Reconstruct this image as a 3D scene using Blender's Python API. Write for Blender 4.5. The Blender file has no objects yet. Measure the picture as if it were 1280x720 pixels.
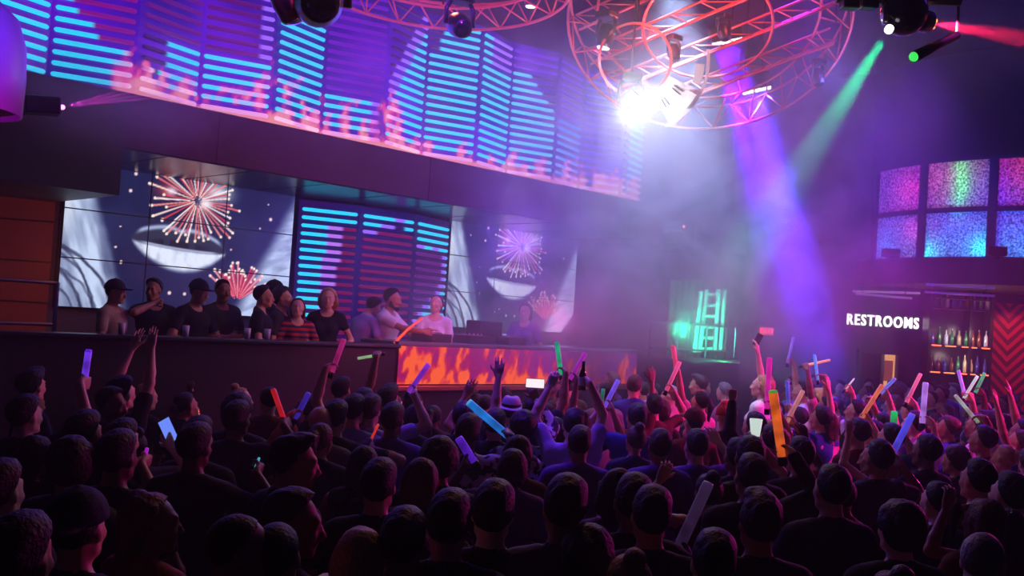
import bpy, bmesh, math, random
import numpy as np
from mathutils import Vector, Matrix
random.seed(7)
RNG = np.random.default_rng(11)
SC = bpy.context.scene
COL = SC.collection
PI = math.pi
# ------------------------------------------------------------------ camera
FPX = 1220.0
CAM = Vector((0, 0, 2.4))
ALPHA = math.atan(38 / FPX)
ROLL = math.radians(3.7)
Fh = Vector((math.sqrt(.5), math.sqrt(.5), 0)); Rh = Vector((math.sqrt(.5), -math.sqrt(.5), 0)); Zh = Vector((0, 0, 1))
cf = (Fh * math.cos(ALPHA) + Zh * math.sin(ALPHA)).normalized()
cu0 = (-Fh * math.sin(ALPHA) + Zh * math.cos(ALPHA)).normalized()
cr = (Rh * math.cos(ROLL) + cu0 * math.sin(ROLL)).normalized()
cu = (-Rh * math.sin(ROLL) + cu0 * math.cos(ROLL)).normalized()
cd = bpy.data.cameras.new('camera'); cam = bpy.data.objects.new('camera', cd); COL.objects.link(cam)
cd.sensor_width = 36; cd.lens = FPX / 1280 * 36; cd.clip_end = 200; cd.clip_start = .05
cam.matrix_world = Matrix(((cr.x, cu.x, -cf.x, CAM.x), (cr.y, cu.y, -cf.y, CAM.y), (cr.z, cu.z, -cf.z, CAM.z), (0, 0, 0, 1)))
SC.camera = cam
def ray(x, y): return cf + cr * ((x - 640) / FPX) - cu * ((y - 360) / FPX)
def PZ(x, y, Z): return CAM + ray(x, y) * Z
def onY(x, y, t): d = ray(x, y); return CAM + d * (t / d.y)
def onH(x, y, z): d = ray(x, y); return CAM + d * ((z - CAM.z) / d.z)
def proj(p):
    q = Vector(p) - CAM; z = q.dot(cf)
    return 640 + FPX * q.dot(cr) / z, 360 - FPX * q.dot(cu) / z, z
def offc(dx, dy, dz=0): return Rh * dx + Fh * dy + Zh * dz     # step seen from the standing point: right, away, up

# ------------------------------------------------------------------ render look
SC.view_settings.view_transform = 'Standard'; SC.view_settings.look = 'None'; SC.view_settings.gamma = 1; SC.view_settings.exposure = 0
SC.view_settings.use_curve_mapping = False
SC.cycles.use_denoising = True
SC.cycles.max_bounces = 4; SC.cycles.diffuse_bounces = 2; SC.cycles.glossy_bounces = 2; SC.cycles.transmission_bounces = 3
SC.cycles.volume_bounces = 0; SC.cycles.transparent_max_bounces = 6
SC.cycles.volume_step_rate = 3.0; SC.cycles.volume_max_steps = 96
SC.cycles.caustics_reflective = False; SC.cycles.caustics_refractive = False
SC.cycles.sample_clamp_indirect = 4
SC.cycles.use_light_tree = True
w = bpy.data.worlds.new('world'); SC.world = w; w.use_nodes = True
w.node_tree.nodes['Background'].inputs[0].default_value = (.004, .003, .012, 1); w.node_tree.nodes['Background'].inputs[1].default_value = 1

# ------------------------------------------------------------------ materials
def lin(c):
    return tuple(((v / 255) / 12.92 if v / 255 <= .04045 else ((v / 255 + .055) / 1.055) ** 2.4) for v in c)
MATS = {}
def mat(name, rgb, rough=.6, metal=0, spec=.5, noise=0, nscale=8, bump=0, emit=None, estr=0, trans=0, coat=0):
    if name in MATS: return MATS[name]
    m = bpy.data.materials.new(name); m.use_nodes = True; nt = m.node_tree; b = nt.nodes['Principled BSDF']
    c = lin(rgb)
    b.inputs['Base Color'].default_value = (*c, 1); b.inputs['Roughness'].default_value = rough; b.inputs['Metallic'].default_value = metal
    b.inputs['Specular IOR Level'].default_value = spec
    if coat: b.inputs['Coat Weight'].default_value = coat
    if trans: b.inputs['Transmission Weight'].default_value = trans
    if noise or bump:
        tc = nt.nodes.new('ShaderNodeTexCoord'); n = nt.nodes.new('ShaderNodeTexNoise'); n.inputs['Scale'].default_value = nscale; n.inputs['Detail'].default_value = 4
        nt.links.new(tc.outputs['Object'], n.inputs['Vector'])
        if noise:
            r = nt.nodes.new('ShaderNodeMapRange'); r.inputs['To Min'].default_value = 1 - noise; r.inputs['To Max'].default_value = 1 + noise
            nt.links.new(n.outputs['Fac'], r.inputs['Value'])
            x = nt.nodes.new('ShaderNodeVectorMath'); x.operation = 'SCALE'; x.inputs[0].default_value = c
            nt.links.new(r.outputs[0], x.inputs['Scale']); nt.links.new(x.outputs[0], b.inputs['Base Color'])
        if bump:
            bp = nt.nodes.new('ShaderNodeBump'); bp.inputs['Strength'].default_value = bump; bp.inputs['Distance'].default_value = .02
            nt.links.new(n.outputs['Fac'], bp.inputs['Height']); nt.links.new(bp.outputs[0], b.inputs['Normal'])
    if emit is not None:
        b.inputs['Emission Color'].default_value = (*lin(emit), 1); b.inputs['Emission Strength'].default_value = estr
    MATS[name] = m; return m
def glow(name, rgb, s, samp=None):
    if name in MATS: return MATS[name]
    m = mat(name, (20, 20, 24), .4, emit=rgb, estr=s)
    if samp: m.cycles.emission_sampling = samp
    return m
def screen_mat(name, s, samp='NONE'):
    """a lit display: the colour of every dot comes from the picture stored on the mesh"""
    if name in MATS: return MATS[name]
    m = bpy.data.materials.new(name); m.use_nodes = True; nt = m.node_tree; b = nt.nodes['Principled BSDF']
    b.inputs['Base Color'].default_value = (.006, .006, .01, 1); b.inputs['Roughness'].default_value = .35
    a = nt.nodes.new('ShaderNodeAttribute'); a.attribute_name = 'dots'
    nt.links.new(a.outputs['Color'], b.inputs['Emission Color']); b.inputs['Emission Strength'].default_value = s
    m.cycles.emission_sampling = samp
    MATS[name] = m; return m
M_BLACK = mat('black_matte', (16, 16, 20), .55); M_STEEL = mat('steel', (150, 150, 158), .35, .9); M_GUN = mat('dark_steel', (60, 60, 70), .4, .8)
M_CHROME = mat('chrome', (200, 200, 208), .15, 1); M_PLAST = mat('black_plastic', (22, 22, 27), .35)

# ------------------------------------------------------------------ mesh helpers
def new_bm(): return bmesh.new()
def frame(d, up=None):
    d = Vector(d).normalized(); up = Vector(up) if up is not None else Vector((0, 0, 1))
    if abs(d.dot(up.normalized())) > .97: up = Vector((1, 0, 0))
    x = up.cross(d).normalized(); y = d.cross(x).normalized()
    return x, y, d
def box(bm, c, size, R=None, bev=0):
    mt = Matrix.Translation(Vector(c)) @ (R.to_4x4() if R is not None else Matrix()) @ Matrix.Diagonal((*size, 1))
    r = bmesh.ops.create_cube(bm, size=1, matrix=mt)
    if bev:
        es = list({e for v in r['verts'] for e in v.link_edges}); bmesh.ops.bevel(bm, geom=es, offset=bev, segments=2, affect='EDGES', profile=.5)
def tube(bm, pts, r, n=8, closed=False, radii=None, cap=True):
    pts = [Vector(p) for p in pts]; N = len(pts); rings = []; pu = None
    for i, p in enumerate(pts):
        a = pts[(i - 1) % N] if (closed or i > 0) else p; b = pts[(i + 1) % N] if (closed or i < N - 1) else p
        d = (b - a).normalized()
        if pu is None: x, y, _ = frame(d)
        else:
            x = (pu - d * pu.dot(d)); x = x.normalized() if x.length > 1e-6 else frame(d)[0]; y = d.cross(x)
        pu = x; rr = radii[i] if radii else r
        rings.append([bm.verts.new(p + x * math.cos(2 * PI * k / n) * rr + y * math.sin(2 * PI * k / n) * rr) for k in range(n)])
    for i in range(N if closed else N - 1):
        A, B = rings[i], rings[(i + 1) % N]
        for k in range(n): bm.faces.new((A[k], A[(k + 1) % n], B[(k + 1) % n], B[k]))
    if cap and not closed:
        bm.faces.new(rings[0][::-1]); bm.faces.new(rings[-1])
def lathe(bm, prof, n=24, M=None, cap=True):
    rings = []
    for (r, z) in prof:
        rings.append([bm.verts.new((M @ Vector((r * math.cos(2 * PI * k / n), r * math.sin(2 * PI * k / n), z))) if M else Vector((r * math.cos(2 * PI * k / n), r * math.sin(2 * PI * k / n), z))) for k in range(n)])
    for A, B in zip(rings, rings[1:]):
        for k in range(n): bm.faces.new((A[k], A[(k + 1) % n], B[(k + 1) % n], B[k]))
    if cap: bm.faces.new(rings[0][::-1]); bm.faces.new(rings[-1])
def aim(loc, d, up=None):
    x, y, z = frame(d, up); return Matrix(((x.x, y.x, z.x, loc[0]), (x.y, y.y, z.y, loc[1]), (x.z, y.z, z.z, loc[2]), (0, 0, 0, 1)))
def quad(bm, a, b, c, d): return bm.faces.new([bm.verts.new(Vector(p)) for p in (a, b, c, d)])
def slab(bm, pts, z0, z1):
    lo = [bm.verts.new((p[0], p[1], z0)) for p in pts]; hi = [bm.verts.new((p[0], p[1], z1)) for p in pts]; n = len(pts)
    bm.faces.new(lo[::-1]); bm.faces.new(hi)
    for i in range(n): bm.faces.new((lo[i], lo[(i + 1) % n], hi[(i + 1) % n], hi[i]))
def link(name, me, m, parent=None):
    o = bpy.data.objects.new(name, me); COL.objects.link(o)
    if m is not None and not me.materials: me.materials.append(m)
    if parent is not None: o.parent = parent
    return o
def obj(name, bm, m, parent=None, smooth=False):
    """geometry is written in world space; a part is set into its thing's own frame"""
    bmesh.ops.recalc_face_normals(bm, faces=bm.faces)
    if parent is not None:
        bm.transform(world_of(parent).inverted())
    me = bpy.data.meshes.new(name); bm.to_mesh(me); bm.free()
    if smooth: me.shade_smooth()
    return link(name, me, m, parent)
def world_of(o):
    M = o.matrix_basis.copy()
    return world_of(o.parent) @ M if o.parent else M
def tag(o, label, cat, group=None, kind=None):
    if label: o['label'] = label
    if cat: o['category'] = cat
    if group: o['group'] = group
    if kind: o['kind'] = kind
    return o
def thing(name, label, cat, loc=(0, 0, 0), rotz=0, group=None):
    o = bpy.data.objects.new(name, None); COL.objects.link(o); o.location = loc; o.rotation_euler = (0, 0, rotz); o.empty_display_size = .1
    return tag(o, label, cat, group)
def solo(name, bm, m, label, cat, group=None, smooth=False, base=None):
    """a thing that is one mesh, its origin at its own base"""
    bmesh.ops.recalc_face_normals(bm, faces=bm.faces)
    if base is None:
        cs = [v.co for v in bm.verts]; base = Vector((sum(c.x for c in cs) / len(cs), sum(c.y for c in cs) / len(cs), min(c.z for c in cs)))
    bmesh.ops.translate(bm, verts=bm.verts, vec=-Vector(base))
    me = bpy.data.meshes.new(name); bm.to_mesh(me); bm.free()
    if smooth: me.shade_smooth()
    o = link(name, me, m); o.location = base
    return tag(o, label, cat, group)
def struct(name, bm, m, label=None, cat=None, smooth=False):
    o = obj(name, bm, m, None, smooth); o['kind'] = 'structure'
    if label: o['label'] = label
    if cat: o['category'] = cat
    return o
def dup_tree(o, loc, rot=None):
    c = o.copy(); COL.objects.link(c); c.location = loc
    if rot is not None: c.rotation_euler = rot
    def rec(a, b):
        for ch in [x for x in bpy.data.objects if x.parent == a]:
            k = ch.copy(); COL.objects.link(k); k.parent = b; rec(ch, k)
    rec(o, c); return c
def light(kind, loc, rgb, power, target=None, size=.1, angle=45, blend=.3, spread=None):
    l = bpy.data.lights.new('lamp', kind); l.energy = power; l.color = rgb
    if kind == 'AREA':
        l.size = size
        if spread: l.spread = math.radians(spread)
    else: l.shadow_soft_size = size
    if kind == 'SPOT': l.spot_size = math.radians(angle); l.spot_blend = blend
    o = bpy.data.objects.new('lamp', l); COL.objects.link(o)
    if target is not None:
        z = -(Vector(target) - Vector(loc)).normalized(); x, y, zz = frame(z)
        o.matrix_world = Matrix(((x.x, y.x, zz.x, loc[0]), (x.y, y.y, zz.y, loc[1]), (x.z, y.z, zz.z, loc[2]), (0, 0, 0, 1)))
    else: o.location = loc
    return o

# ------------------------------------------------------------------ numpy noise (for the pictures shown on the screens and the shapes of hair)
_T = RNG.random((64, 64, 64)).astype(np.float32)
def vnoise(x, y, z=None):
    x = np.asarray(x, np.float32); y = np.asarray(y, np.float32); z = np.zeros_like(x) if z is None else np.asarray(z, np.float32)
    xi = np.floor(x).astype(int); yi = np.floor(y).astype(int); zi = np.floor(z).astype(int)
    fx, fy, fz = x - xi, y - yi, z - zi
    fx, fy, fz = [t * t * (3 - 2 * t) for t in (fx, fy, fz)]
    g = lambda a, b, c: _T[(xi + a) & 63, (yi + b) & 63, (zi + c) & 63]
    l = lambda a, b, t: a + (b - a) * t
    return l(l(l(g(0, 0, 0), g(1, 0, 0), fx), l(g(0, 1, 0), g(1, 1, 0), fx), fy), l(l(g(0, 0, 1), g(1, 0, 1), fx), l(g(0, 1, 1), g(1, 1, 1), fx), fy), fz)
def fbm(x, y, z=None, o=4):
    s = 0; a = .5
    for k in range(o): s = s + a * vnoise(x * 2 ** k + 17.3 * k, y * 2 ** k + 5.1 * k, None if z is None else z * 2 ** k); a *= .5
    return s
def sstep(a, b, x): t = np.clip((x - a) / (b - a), 0, 1); return t * t * (3 - 2 * t)
def grid_screen(name, origin, du, dv, nu, nv, rgb, m, parent):
    """flat display of nu x nv dots; rgb is an (nv+1, nu+1, 3) array of the picture it shows"""
    us = np.linspace(0, 1, nu + 1); vs = np.linspace(0, 1, nv + 1); U, V = np.meshgrid(us, vs)
    o = np.array(origin); P = o + U[..., None] * np.array(du) + V[..., None] * np.array(dv)
    idx = np.arange((nu + 1) * (nv + 1)).reshape(nv + 1, nu + 1)
    faces = np.stack([idx[:-1, :-1], idx[:-1, 1:], idx[1:, 1:], idx[1:, :-1]], -1).reshape(-1, 4)
    Mi = np.array(world_of(parent).inverted()) if parent is not None else np.eye(4)
    P = P.reshape(-1, 3) @ Mi[:3, :3].T + Mi[:3, 3]
    me = bpy.data.meshes.new(name); me.from_pydata(P.tolist(), [], faces.tolist())
    a = me.color_attributes.new('dots', 'FLOAT_COLOR', 'POINT')
    c = np.concatenate([rgb.reshape(-1, 3), np.ones((rgb.shape[0] * rgb.shape[1], 1))], 1).astype(np.float32)
    a.data.foreach_set('color', c.ravel())
    return link(name, me, m, parent)
def L3(c): return np.array(lin(c))
# ================================================================== THE ROOM
YM, YF, YS = 11.7, 9.97, 8.8
ZW = 20.0                                       # the far wall with the sign, seen square on
def S2L(a):
    a = np.clip(np.asarray(a, float) / 255, 0, 1); return np.where(a <= .04045, a / 12.92, ((a + .055) / 1.055) ** 2.4)
def FW(dx, z, Z): return Rh * dx + Fh * Z + Zh * z                  # point square on to the view
def FPx(x, y, Z):                                                   # picture place -> (dx, z) on the plane at distance Z
    d = ray(x, y); k = Z / d.dot(Fh); p = CAM + d * k; return p.dot(Rh), p.z
M_WALL = mat('wall_paint', (52, 46, 62), .6, noise=.15, nscale=2); M_CEIL = mat('ceiling_paint', (40, 34, 50), .8, noise=.2, nscale=1.5)
M_FLOOR = mat('club_floor', (26, 24, 30), .35, noise=.3, nscale=3); M_FASCIA = mat('fascia_panel', (74, 14, 50), .6, spec=.25, noise=.12, nscale=1.2)
M_SOFFIT = mat('glossy_soffit', (30, 28, 44), .22, spec=.2); M_REDWALL = mat('wood_wall', (110, 66, 60), .55, noise=.25, nscale=2)
M_STAGE = mat('stage_black', (18, 17, 22), .5)
XL = onY(66, 320, YM).x; XR = 17.2
xs0 = onY(150, 230, YF).x
bm = new_bm(); slab(bm, [(-14, -3), (-14, 24), (28, 24), (28, -16), (-3, -16)], -.2, 0); struct('floor', bm, M_FLOOR)
bm = new_bm(); slab(bm, [(-14, -3), (-14, 24), (28, 24), (28, -16), (-3, -16)], 7.9, 8.1); struct('ceiling', bm, M_CEIL)
bm = new_bm(); slab(bm, [(XL, YM + .06), (XL, YM + .3), (XR, YM + .3), (XR, YM + .06)], 0, 7.9); struct('wall_main', bm, M_WALL)
bm = new_bm()                                                        # far wall, square on
a, b = Rh * 3.2 + Fh * ZW, Rh * 16 + Fh * ZW; n = Fh * .25
slab(bm, [(a.x, a.y), (b.x, b.y), ((b + n).x, (b + n).y), ((a + n).x, (a + n).y)], 0, 7.9); struct('wall_right', bm, M_WALL)
bm = new_bm()                                                        # panelled wall at the far left
c0 = Vector((XL, YM + .05, 0)); dl = (Vector((-.8, .6, 0))).normalized(); c1 = c0 + dl * 6; nl = Vector((dl.y, -dl.x, 0))
if nl.dot(Fh) < 0: nl = -nl
slab(bm, [(c0.x, c0.y), (c1.x, c1.y), ((c1 + nl * .2).x, (c1 + nl * .2).y), ((c0 + nl * .2).x, (c0 + nl * .2).y)], 0, 7.9); struct('wall_left', bm, M_REDWALL)
bm = new_bm()
for k in range(9):
    z = .35 + k * .47; p = c0 + dl * 3 - nl * .004; box(bm, (p.x, p.y, z), (6, .012, .018), Matrix.Rotation(math.atan2(dl.y, dl.x), 3, 'Z'))
struct('trim_1', bm, M_BLACK)
# bulkhead over the recess: fascia in front, glossy underside
bm = new_bm(); slab(bm, [(xs0, YF), (xs0, YM + .05), (XR - 1.0, YM + .05), (XR - 1.0, YF)], 3.9, 4.47)
for x in np.arange(xs0 + 1.05, XR - 1, 3.06): box(bm, (x, YF - .002, 4.185), (.012, .02, .57))
struct('trim_2', bm, M_FASCIA)
bm = new_bm(); slab(bm, [(xs0 + .01, YF + .02), (xs0 + .01, YM + .04), (XR - 1.02, YM + .04), (XR - 1.02, YF + .02)], 3.885, 3.9)
for x in np.arange(xs0 + .5, XR - 1, 1.02): box(bm, (x, (YF + YM) / 2, 3.884), (.012, YM - YF, .006))
struct('trim_3', bm, M_SOFFIT)
bm = new_bm(); slab(bm, [(-9, YF), (-9, YM + 2), (xs0, YM + .05), (xs0, YF)], 3.4, 4.47); struct('trim_4', bm, mat('bulkhead_end', (24, 40, 40), .5))
bm = new_bm(); slab(bm, [(-9, YF + .4), (-9, YM), (XR - 1.0, YM), (XR - 1.0, YF + .4)], 4.47, 7.9); struct('wall_upper', bm, mat('upper_wall', (64, 52, 84), .7, noise=.2, nscale=1))

# ------------------------------------------------------------------ light-bar wall: folded panels
M_BARS = screen_mat('light_bars', 1.15); M_BACK = screen_mat('led_backing', 1.0)
CY, CYP, LIL, MAG = (38, 208, 250), (120, 225, 255), (150, 100, 245), (120, 10, 120)
FLX = onY(143, 113, YF).x
def flame_h(x): return .16 + .5 * np.clip(fbm(x * .9, x * 0 + 3.3, o=3) - .25, 0, 1) + .42 * np.clip(fbm(x * 3.1, x * 0 + 8.1, o=3) - .38, 0, 1)
def flames(x, z):
    """heat 0..1 of the fire clip shown along the foot of the wall, x along it in metres, z above its foot"""
    wx = x + .12 * (fbm(x * 5, z * 5 + 7, o=3) - .5)
    n = fbm(wx * 8.0 + 40, z * 4.5 + 2 * fbm(x * 3, z * 3, o=2), o=4); n2 = fbm(wx * 2.2 + 11, z * 1.6, o=3)
    h = flame_h(x); f = np.clip(.95 - z / np.maximum(h, .05) * .8 + (n - .47) * 3.6 + (n2 - .47) * 2.2, 0, 1); f = np.maximum(f, sstep(.11, .05, z) * .9)
    return f * sstep(1.5, .3, z) * sstep(FLX - .05, FLX + .1, x)
def fire_col(f, z):
    f = f[..., None]; z = z[..., None]
    lo = np.array([110, 20, 150.]); mid = np.array([240, 45, 150.]); hi = np.array([255, 150, 175.])
    c = lo + (mid - lo) * np.clip(f * 2, 0, 1); c = c + (hi - c) * np.clip(f * 2 - 1, 0, 1)
    base = np.array([255, 150, 150.]); c = c + (base - c) * np.clip(1 - z / .2, 0, 1) * f
    return S2L(c)
def bar_row(bm, cl, p0, p1, nrm, z, t0, t1, colf, r=.0255, nseg=14):
    ts = np.linspace(t0, t1, nseg + 1); d = (p1 - p0); L = d.length
    e = r / L
    ts = np.concatenate([[t0 - e * .9, t0 - e * .45], ts, [t1 + e * .45, t1 + e * .9]]); rr = np.array([.25, .8] + [1] * (nseg + 1) + [.8, .25]) * r
    prev = None; y = Vector((0, 0, 1))
    for i, t in enumerate(ts):
        c = p0 + d * float(t) + nrm * .035; c.z = z; col = (*colf(float(t)), 1)
        ring = []
        for k in range(6):
            v = bm.verts.new(c + y * math.cos(2 * PI * k / 6) * rr[i] + nrm * math.sin(2 * PI * k / 6) * rr[i]); v[cl] = col; ring.append(v)
        if prev:
            for k in range(6): bm.faces.new((prev[k], prev[(k + 1) % 6], ring[(k + 1) % 6], ring[k]))
        else: bm.faces.new(ring[::-1])
        prev = ring
    bm.faces.new(prev)
def facet(t, p0, p1, z0, z1, lit, xoff=None, pitch=.112, first=.075, fire=True, back=(16, 4, 130), back2=(92, 4, 205), pn='backing', sn='light_slats'):
    p0 = Vector((p0[0], p0[1], 0)); p1 = Vector((p1[0], p1[1], 0)); d = p1 - p0; nrm = Vector((d.y, -d.x, 0)).normalized()
    if nrm.dot(Fh) > 0: nrm = -nrm
    nu, nv = 30, 72
    U, V = np.meshgrid(np.linspace(0, 1, nu + 1), np.linspace(0, 1, nv + 1)); X = p0.x + U * d.x; Zz = V * (z1 - z0)
    c = np.broadcast_to(S2L(back), (*U.shape, 3)).copy()  # blue light of the bars on the backing, put into its emission
    q = sstep(.3, .62, fbm(X * .8, Zz * .9 + 9, o=3))[..., None]; c = c * (1 - q) + S2L(back2) * q  # violet patches: purple haze painted into the backing's glow
    if fire:
        f = flames(X, Zz); fc = fire_col(f, Zz); c = c * (1 - np.clip(f * 1.6, 0, 1))[..., None] + fc * np.clip(f * 1.6, 0, 1)[..., None] * .85
    o = p0 + Vector((0, 0, z0)); grid_screen(pn, o, d, Vector((0, 0, z1 - z0)), nu, nv, c, M_BACK, t)
    bm = new_bm(); cl = bm.verts.layers.float_color.new('dots'); row = 0; z = z0 + first
    while z < z1 - .04:
        segs = lit(row)                        # list of (from, to, colour) along the row
        def colf(tt):
            base = lin((34, 6, 70))
            for (s0, s1, cc) in segs:
                if s0 <= tt <= s1: base = lin(cc)
            if fire:
                x = np.array([p0.x + d.x * tt]); zz = np.array([z - z0]); f = float(flames(x, zz)[0])
                if f > .12:
                    fc = S2L(np.array([255, 60, 190.]) * (1 - f) + np.array([255, 190, 225.]) * f); k = min(1, (f - .12) * 1.8)
                    base = tuple(np.array(base) * (1 - k) + fc * k)
            return base
        bar_row(bm, cl, p0, p1, nrm, z, .07, .93, colf); row += 1; z += pitch
    obj(sn, bm, M_BARS, t)
FW_L = .805; fx0 = onY(61, 90, YF + .2).x
names = ['far left, half hidden by the round drum', 'its bright bars ending short under a violet corner', 'with low cyan bars above the start of the flames', 'dark magenta above five low cyan rows',
         'bright cyan from top to foot below the hanging lamp', 'glowing violet with few short cyan bars', 'its cyan bars rising in steps towards the right', 'with long cyan bars from foot to top',
         'its cyan bars split by a dark seam', 'with cyan bars fading upwards into violet', 'crossed by steep short cyan bars in haze', 'almost lost in pale haze', 'last one, slim cyan bars at the wall end']
def seg_full(r): return [(0, 1, CY)]
def mk(fn): return fn
lits = [
    seg_full,
    lambda r: [(0, [1, 1, 1, .9, .55, .5, .3, .25, .2, .1][min(r, 9)], CY), ([1, 1, 1, .9, .55, .5, .3, .25, .2, .1][min(r, 9)], 1, MAG)],
    lambda r: [(.3 if r < 3 else .4, 1, CY)] if r < 6 else [(0, 1, (90, 8, 110))],
    lambda r: [(0, 1, CY)] if r < 6 else [(0, .78, (84, 4, 84)), (.8, 1, LIL)],
    seg_full,
    lambda r: [(0, .75, CY), (.75, .9, LIL)] if r < 5 else [(0, 1, (96, 8, 170))],
    lambda r: [(max(0, (r - 4) * .085), 1, CY), (max(0, (r - 4) * .085) - .25, max(0, (r - 4) * .085), LIL)],
    lambda r: [(0 if r < 13 else .2 + .05 * (r - 13), 1, CY)] if r < 17 else [(0, 1, (96, 20, 190))],
    lambda r: [(0, .26, CY), (.3, 1, CY)] if r < 13 else [(0, .26, CY), (.3, 1, LIL)] if r < 17 else [(0, 1, (96, 20, 190))],
    lambda r: [(0, 1 - max(0, r - 8) * .12, CY)] if r < 14 else [(0, 1, (96, 20, 190))],
    lambda r: [(0, 1, (60, 150, 230))] if r < 9 else [(0, 1, (96, 20, 190))],
    lambda r: [(0, 1, (90, 40, 200))],
    lambda r: [(.25, 1, (90, 205, 240))],
]
def zig(i): return YF + (.27 if i % 2 == 0 else .05)
for i in range(13):
    a, b = i - 1, i
    t = thing('led_display', 'folded blue light-bar panel, ' + names[i], 'light panel', (fx0 + FW_L * (a + .5), YF + .3, 4.47), 0, 'folded light panels of the upper wall')
    facet(t, (fx0 + FW_L * a, zig(a)), (fx0 + FW_L * b, zig(b)), 4.47, 6.46, lits[i])
fx_end = fx0 + FW_L * 12
# convex column of light bars between the two video walls
xa, xb = onY(367, 320, YM).x, onY(555, 330, YM).x
t = thing('light_column', 'bulging three-sided column of cyan and dark red light bars between the video walls', 'light panel', ((xa + xb) / 2, YM - .2, .85))
wx = xb - xa; q0 = (xa, YM - .05); q1 = (xa + wx * .30, YM - .33); q2 = (xa + wx * .66, YM - .36); q3 = (xb, YM - .05)
RED = (110, 8, 66)
def la(r):
    k = 25 - r
    e = .95 if k < 3 else max(.38, .5 - .01 * k)
    return [(0, e, CY), (e, min(1, e + .26), (176, 110, 232)), (min(1, e + .26), 1, RED)]
def lb(r):
    k = 25 - r
    if k == 1: return [(0, .58, CY), (.78, 1, CY), (.58, .78, LIL)]
    if k == 2: return [(0, .33, CY), (.33, .6, LIL), (.78, 1, CY)]
    if k == 3: return [(0, .3, LIL), (.3, 1, RED)]
    return [(0, 1, RED)]
def lc(r):
    k = 25 - r
    if k < 4: return [(0, 1, CY)]
    if k == 4: return [(.2, .5, CY), (.65, 1, CY), (.5, .65, LIL), (0, .2, LIL)]
    e = [.9, .9, .9, .9, .88, .8, .62, .45, .3, .2][min(9, max(0, k - 5))]
    return [(0, e - .15, (92, 8, 110)), (e - .15, e, LIL), (e, 1, CY)]
nrows = int((3.86 - .85 - .075 - .04) / .112)
for fn, A, B in ((la, q0, q1), (lb, q1, q2), (lc, q2, q3)):
    facet(t, A, B, .85, 3.86, (lambda f: (lambda r: f(r + 24 - nrows)))(fn), fire=False, back=(20, 6, 90), back2=(60, 4, 60))

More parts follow.
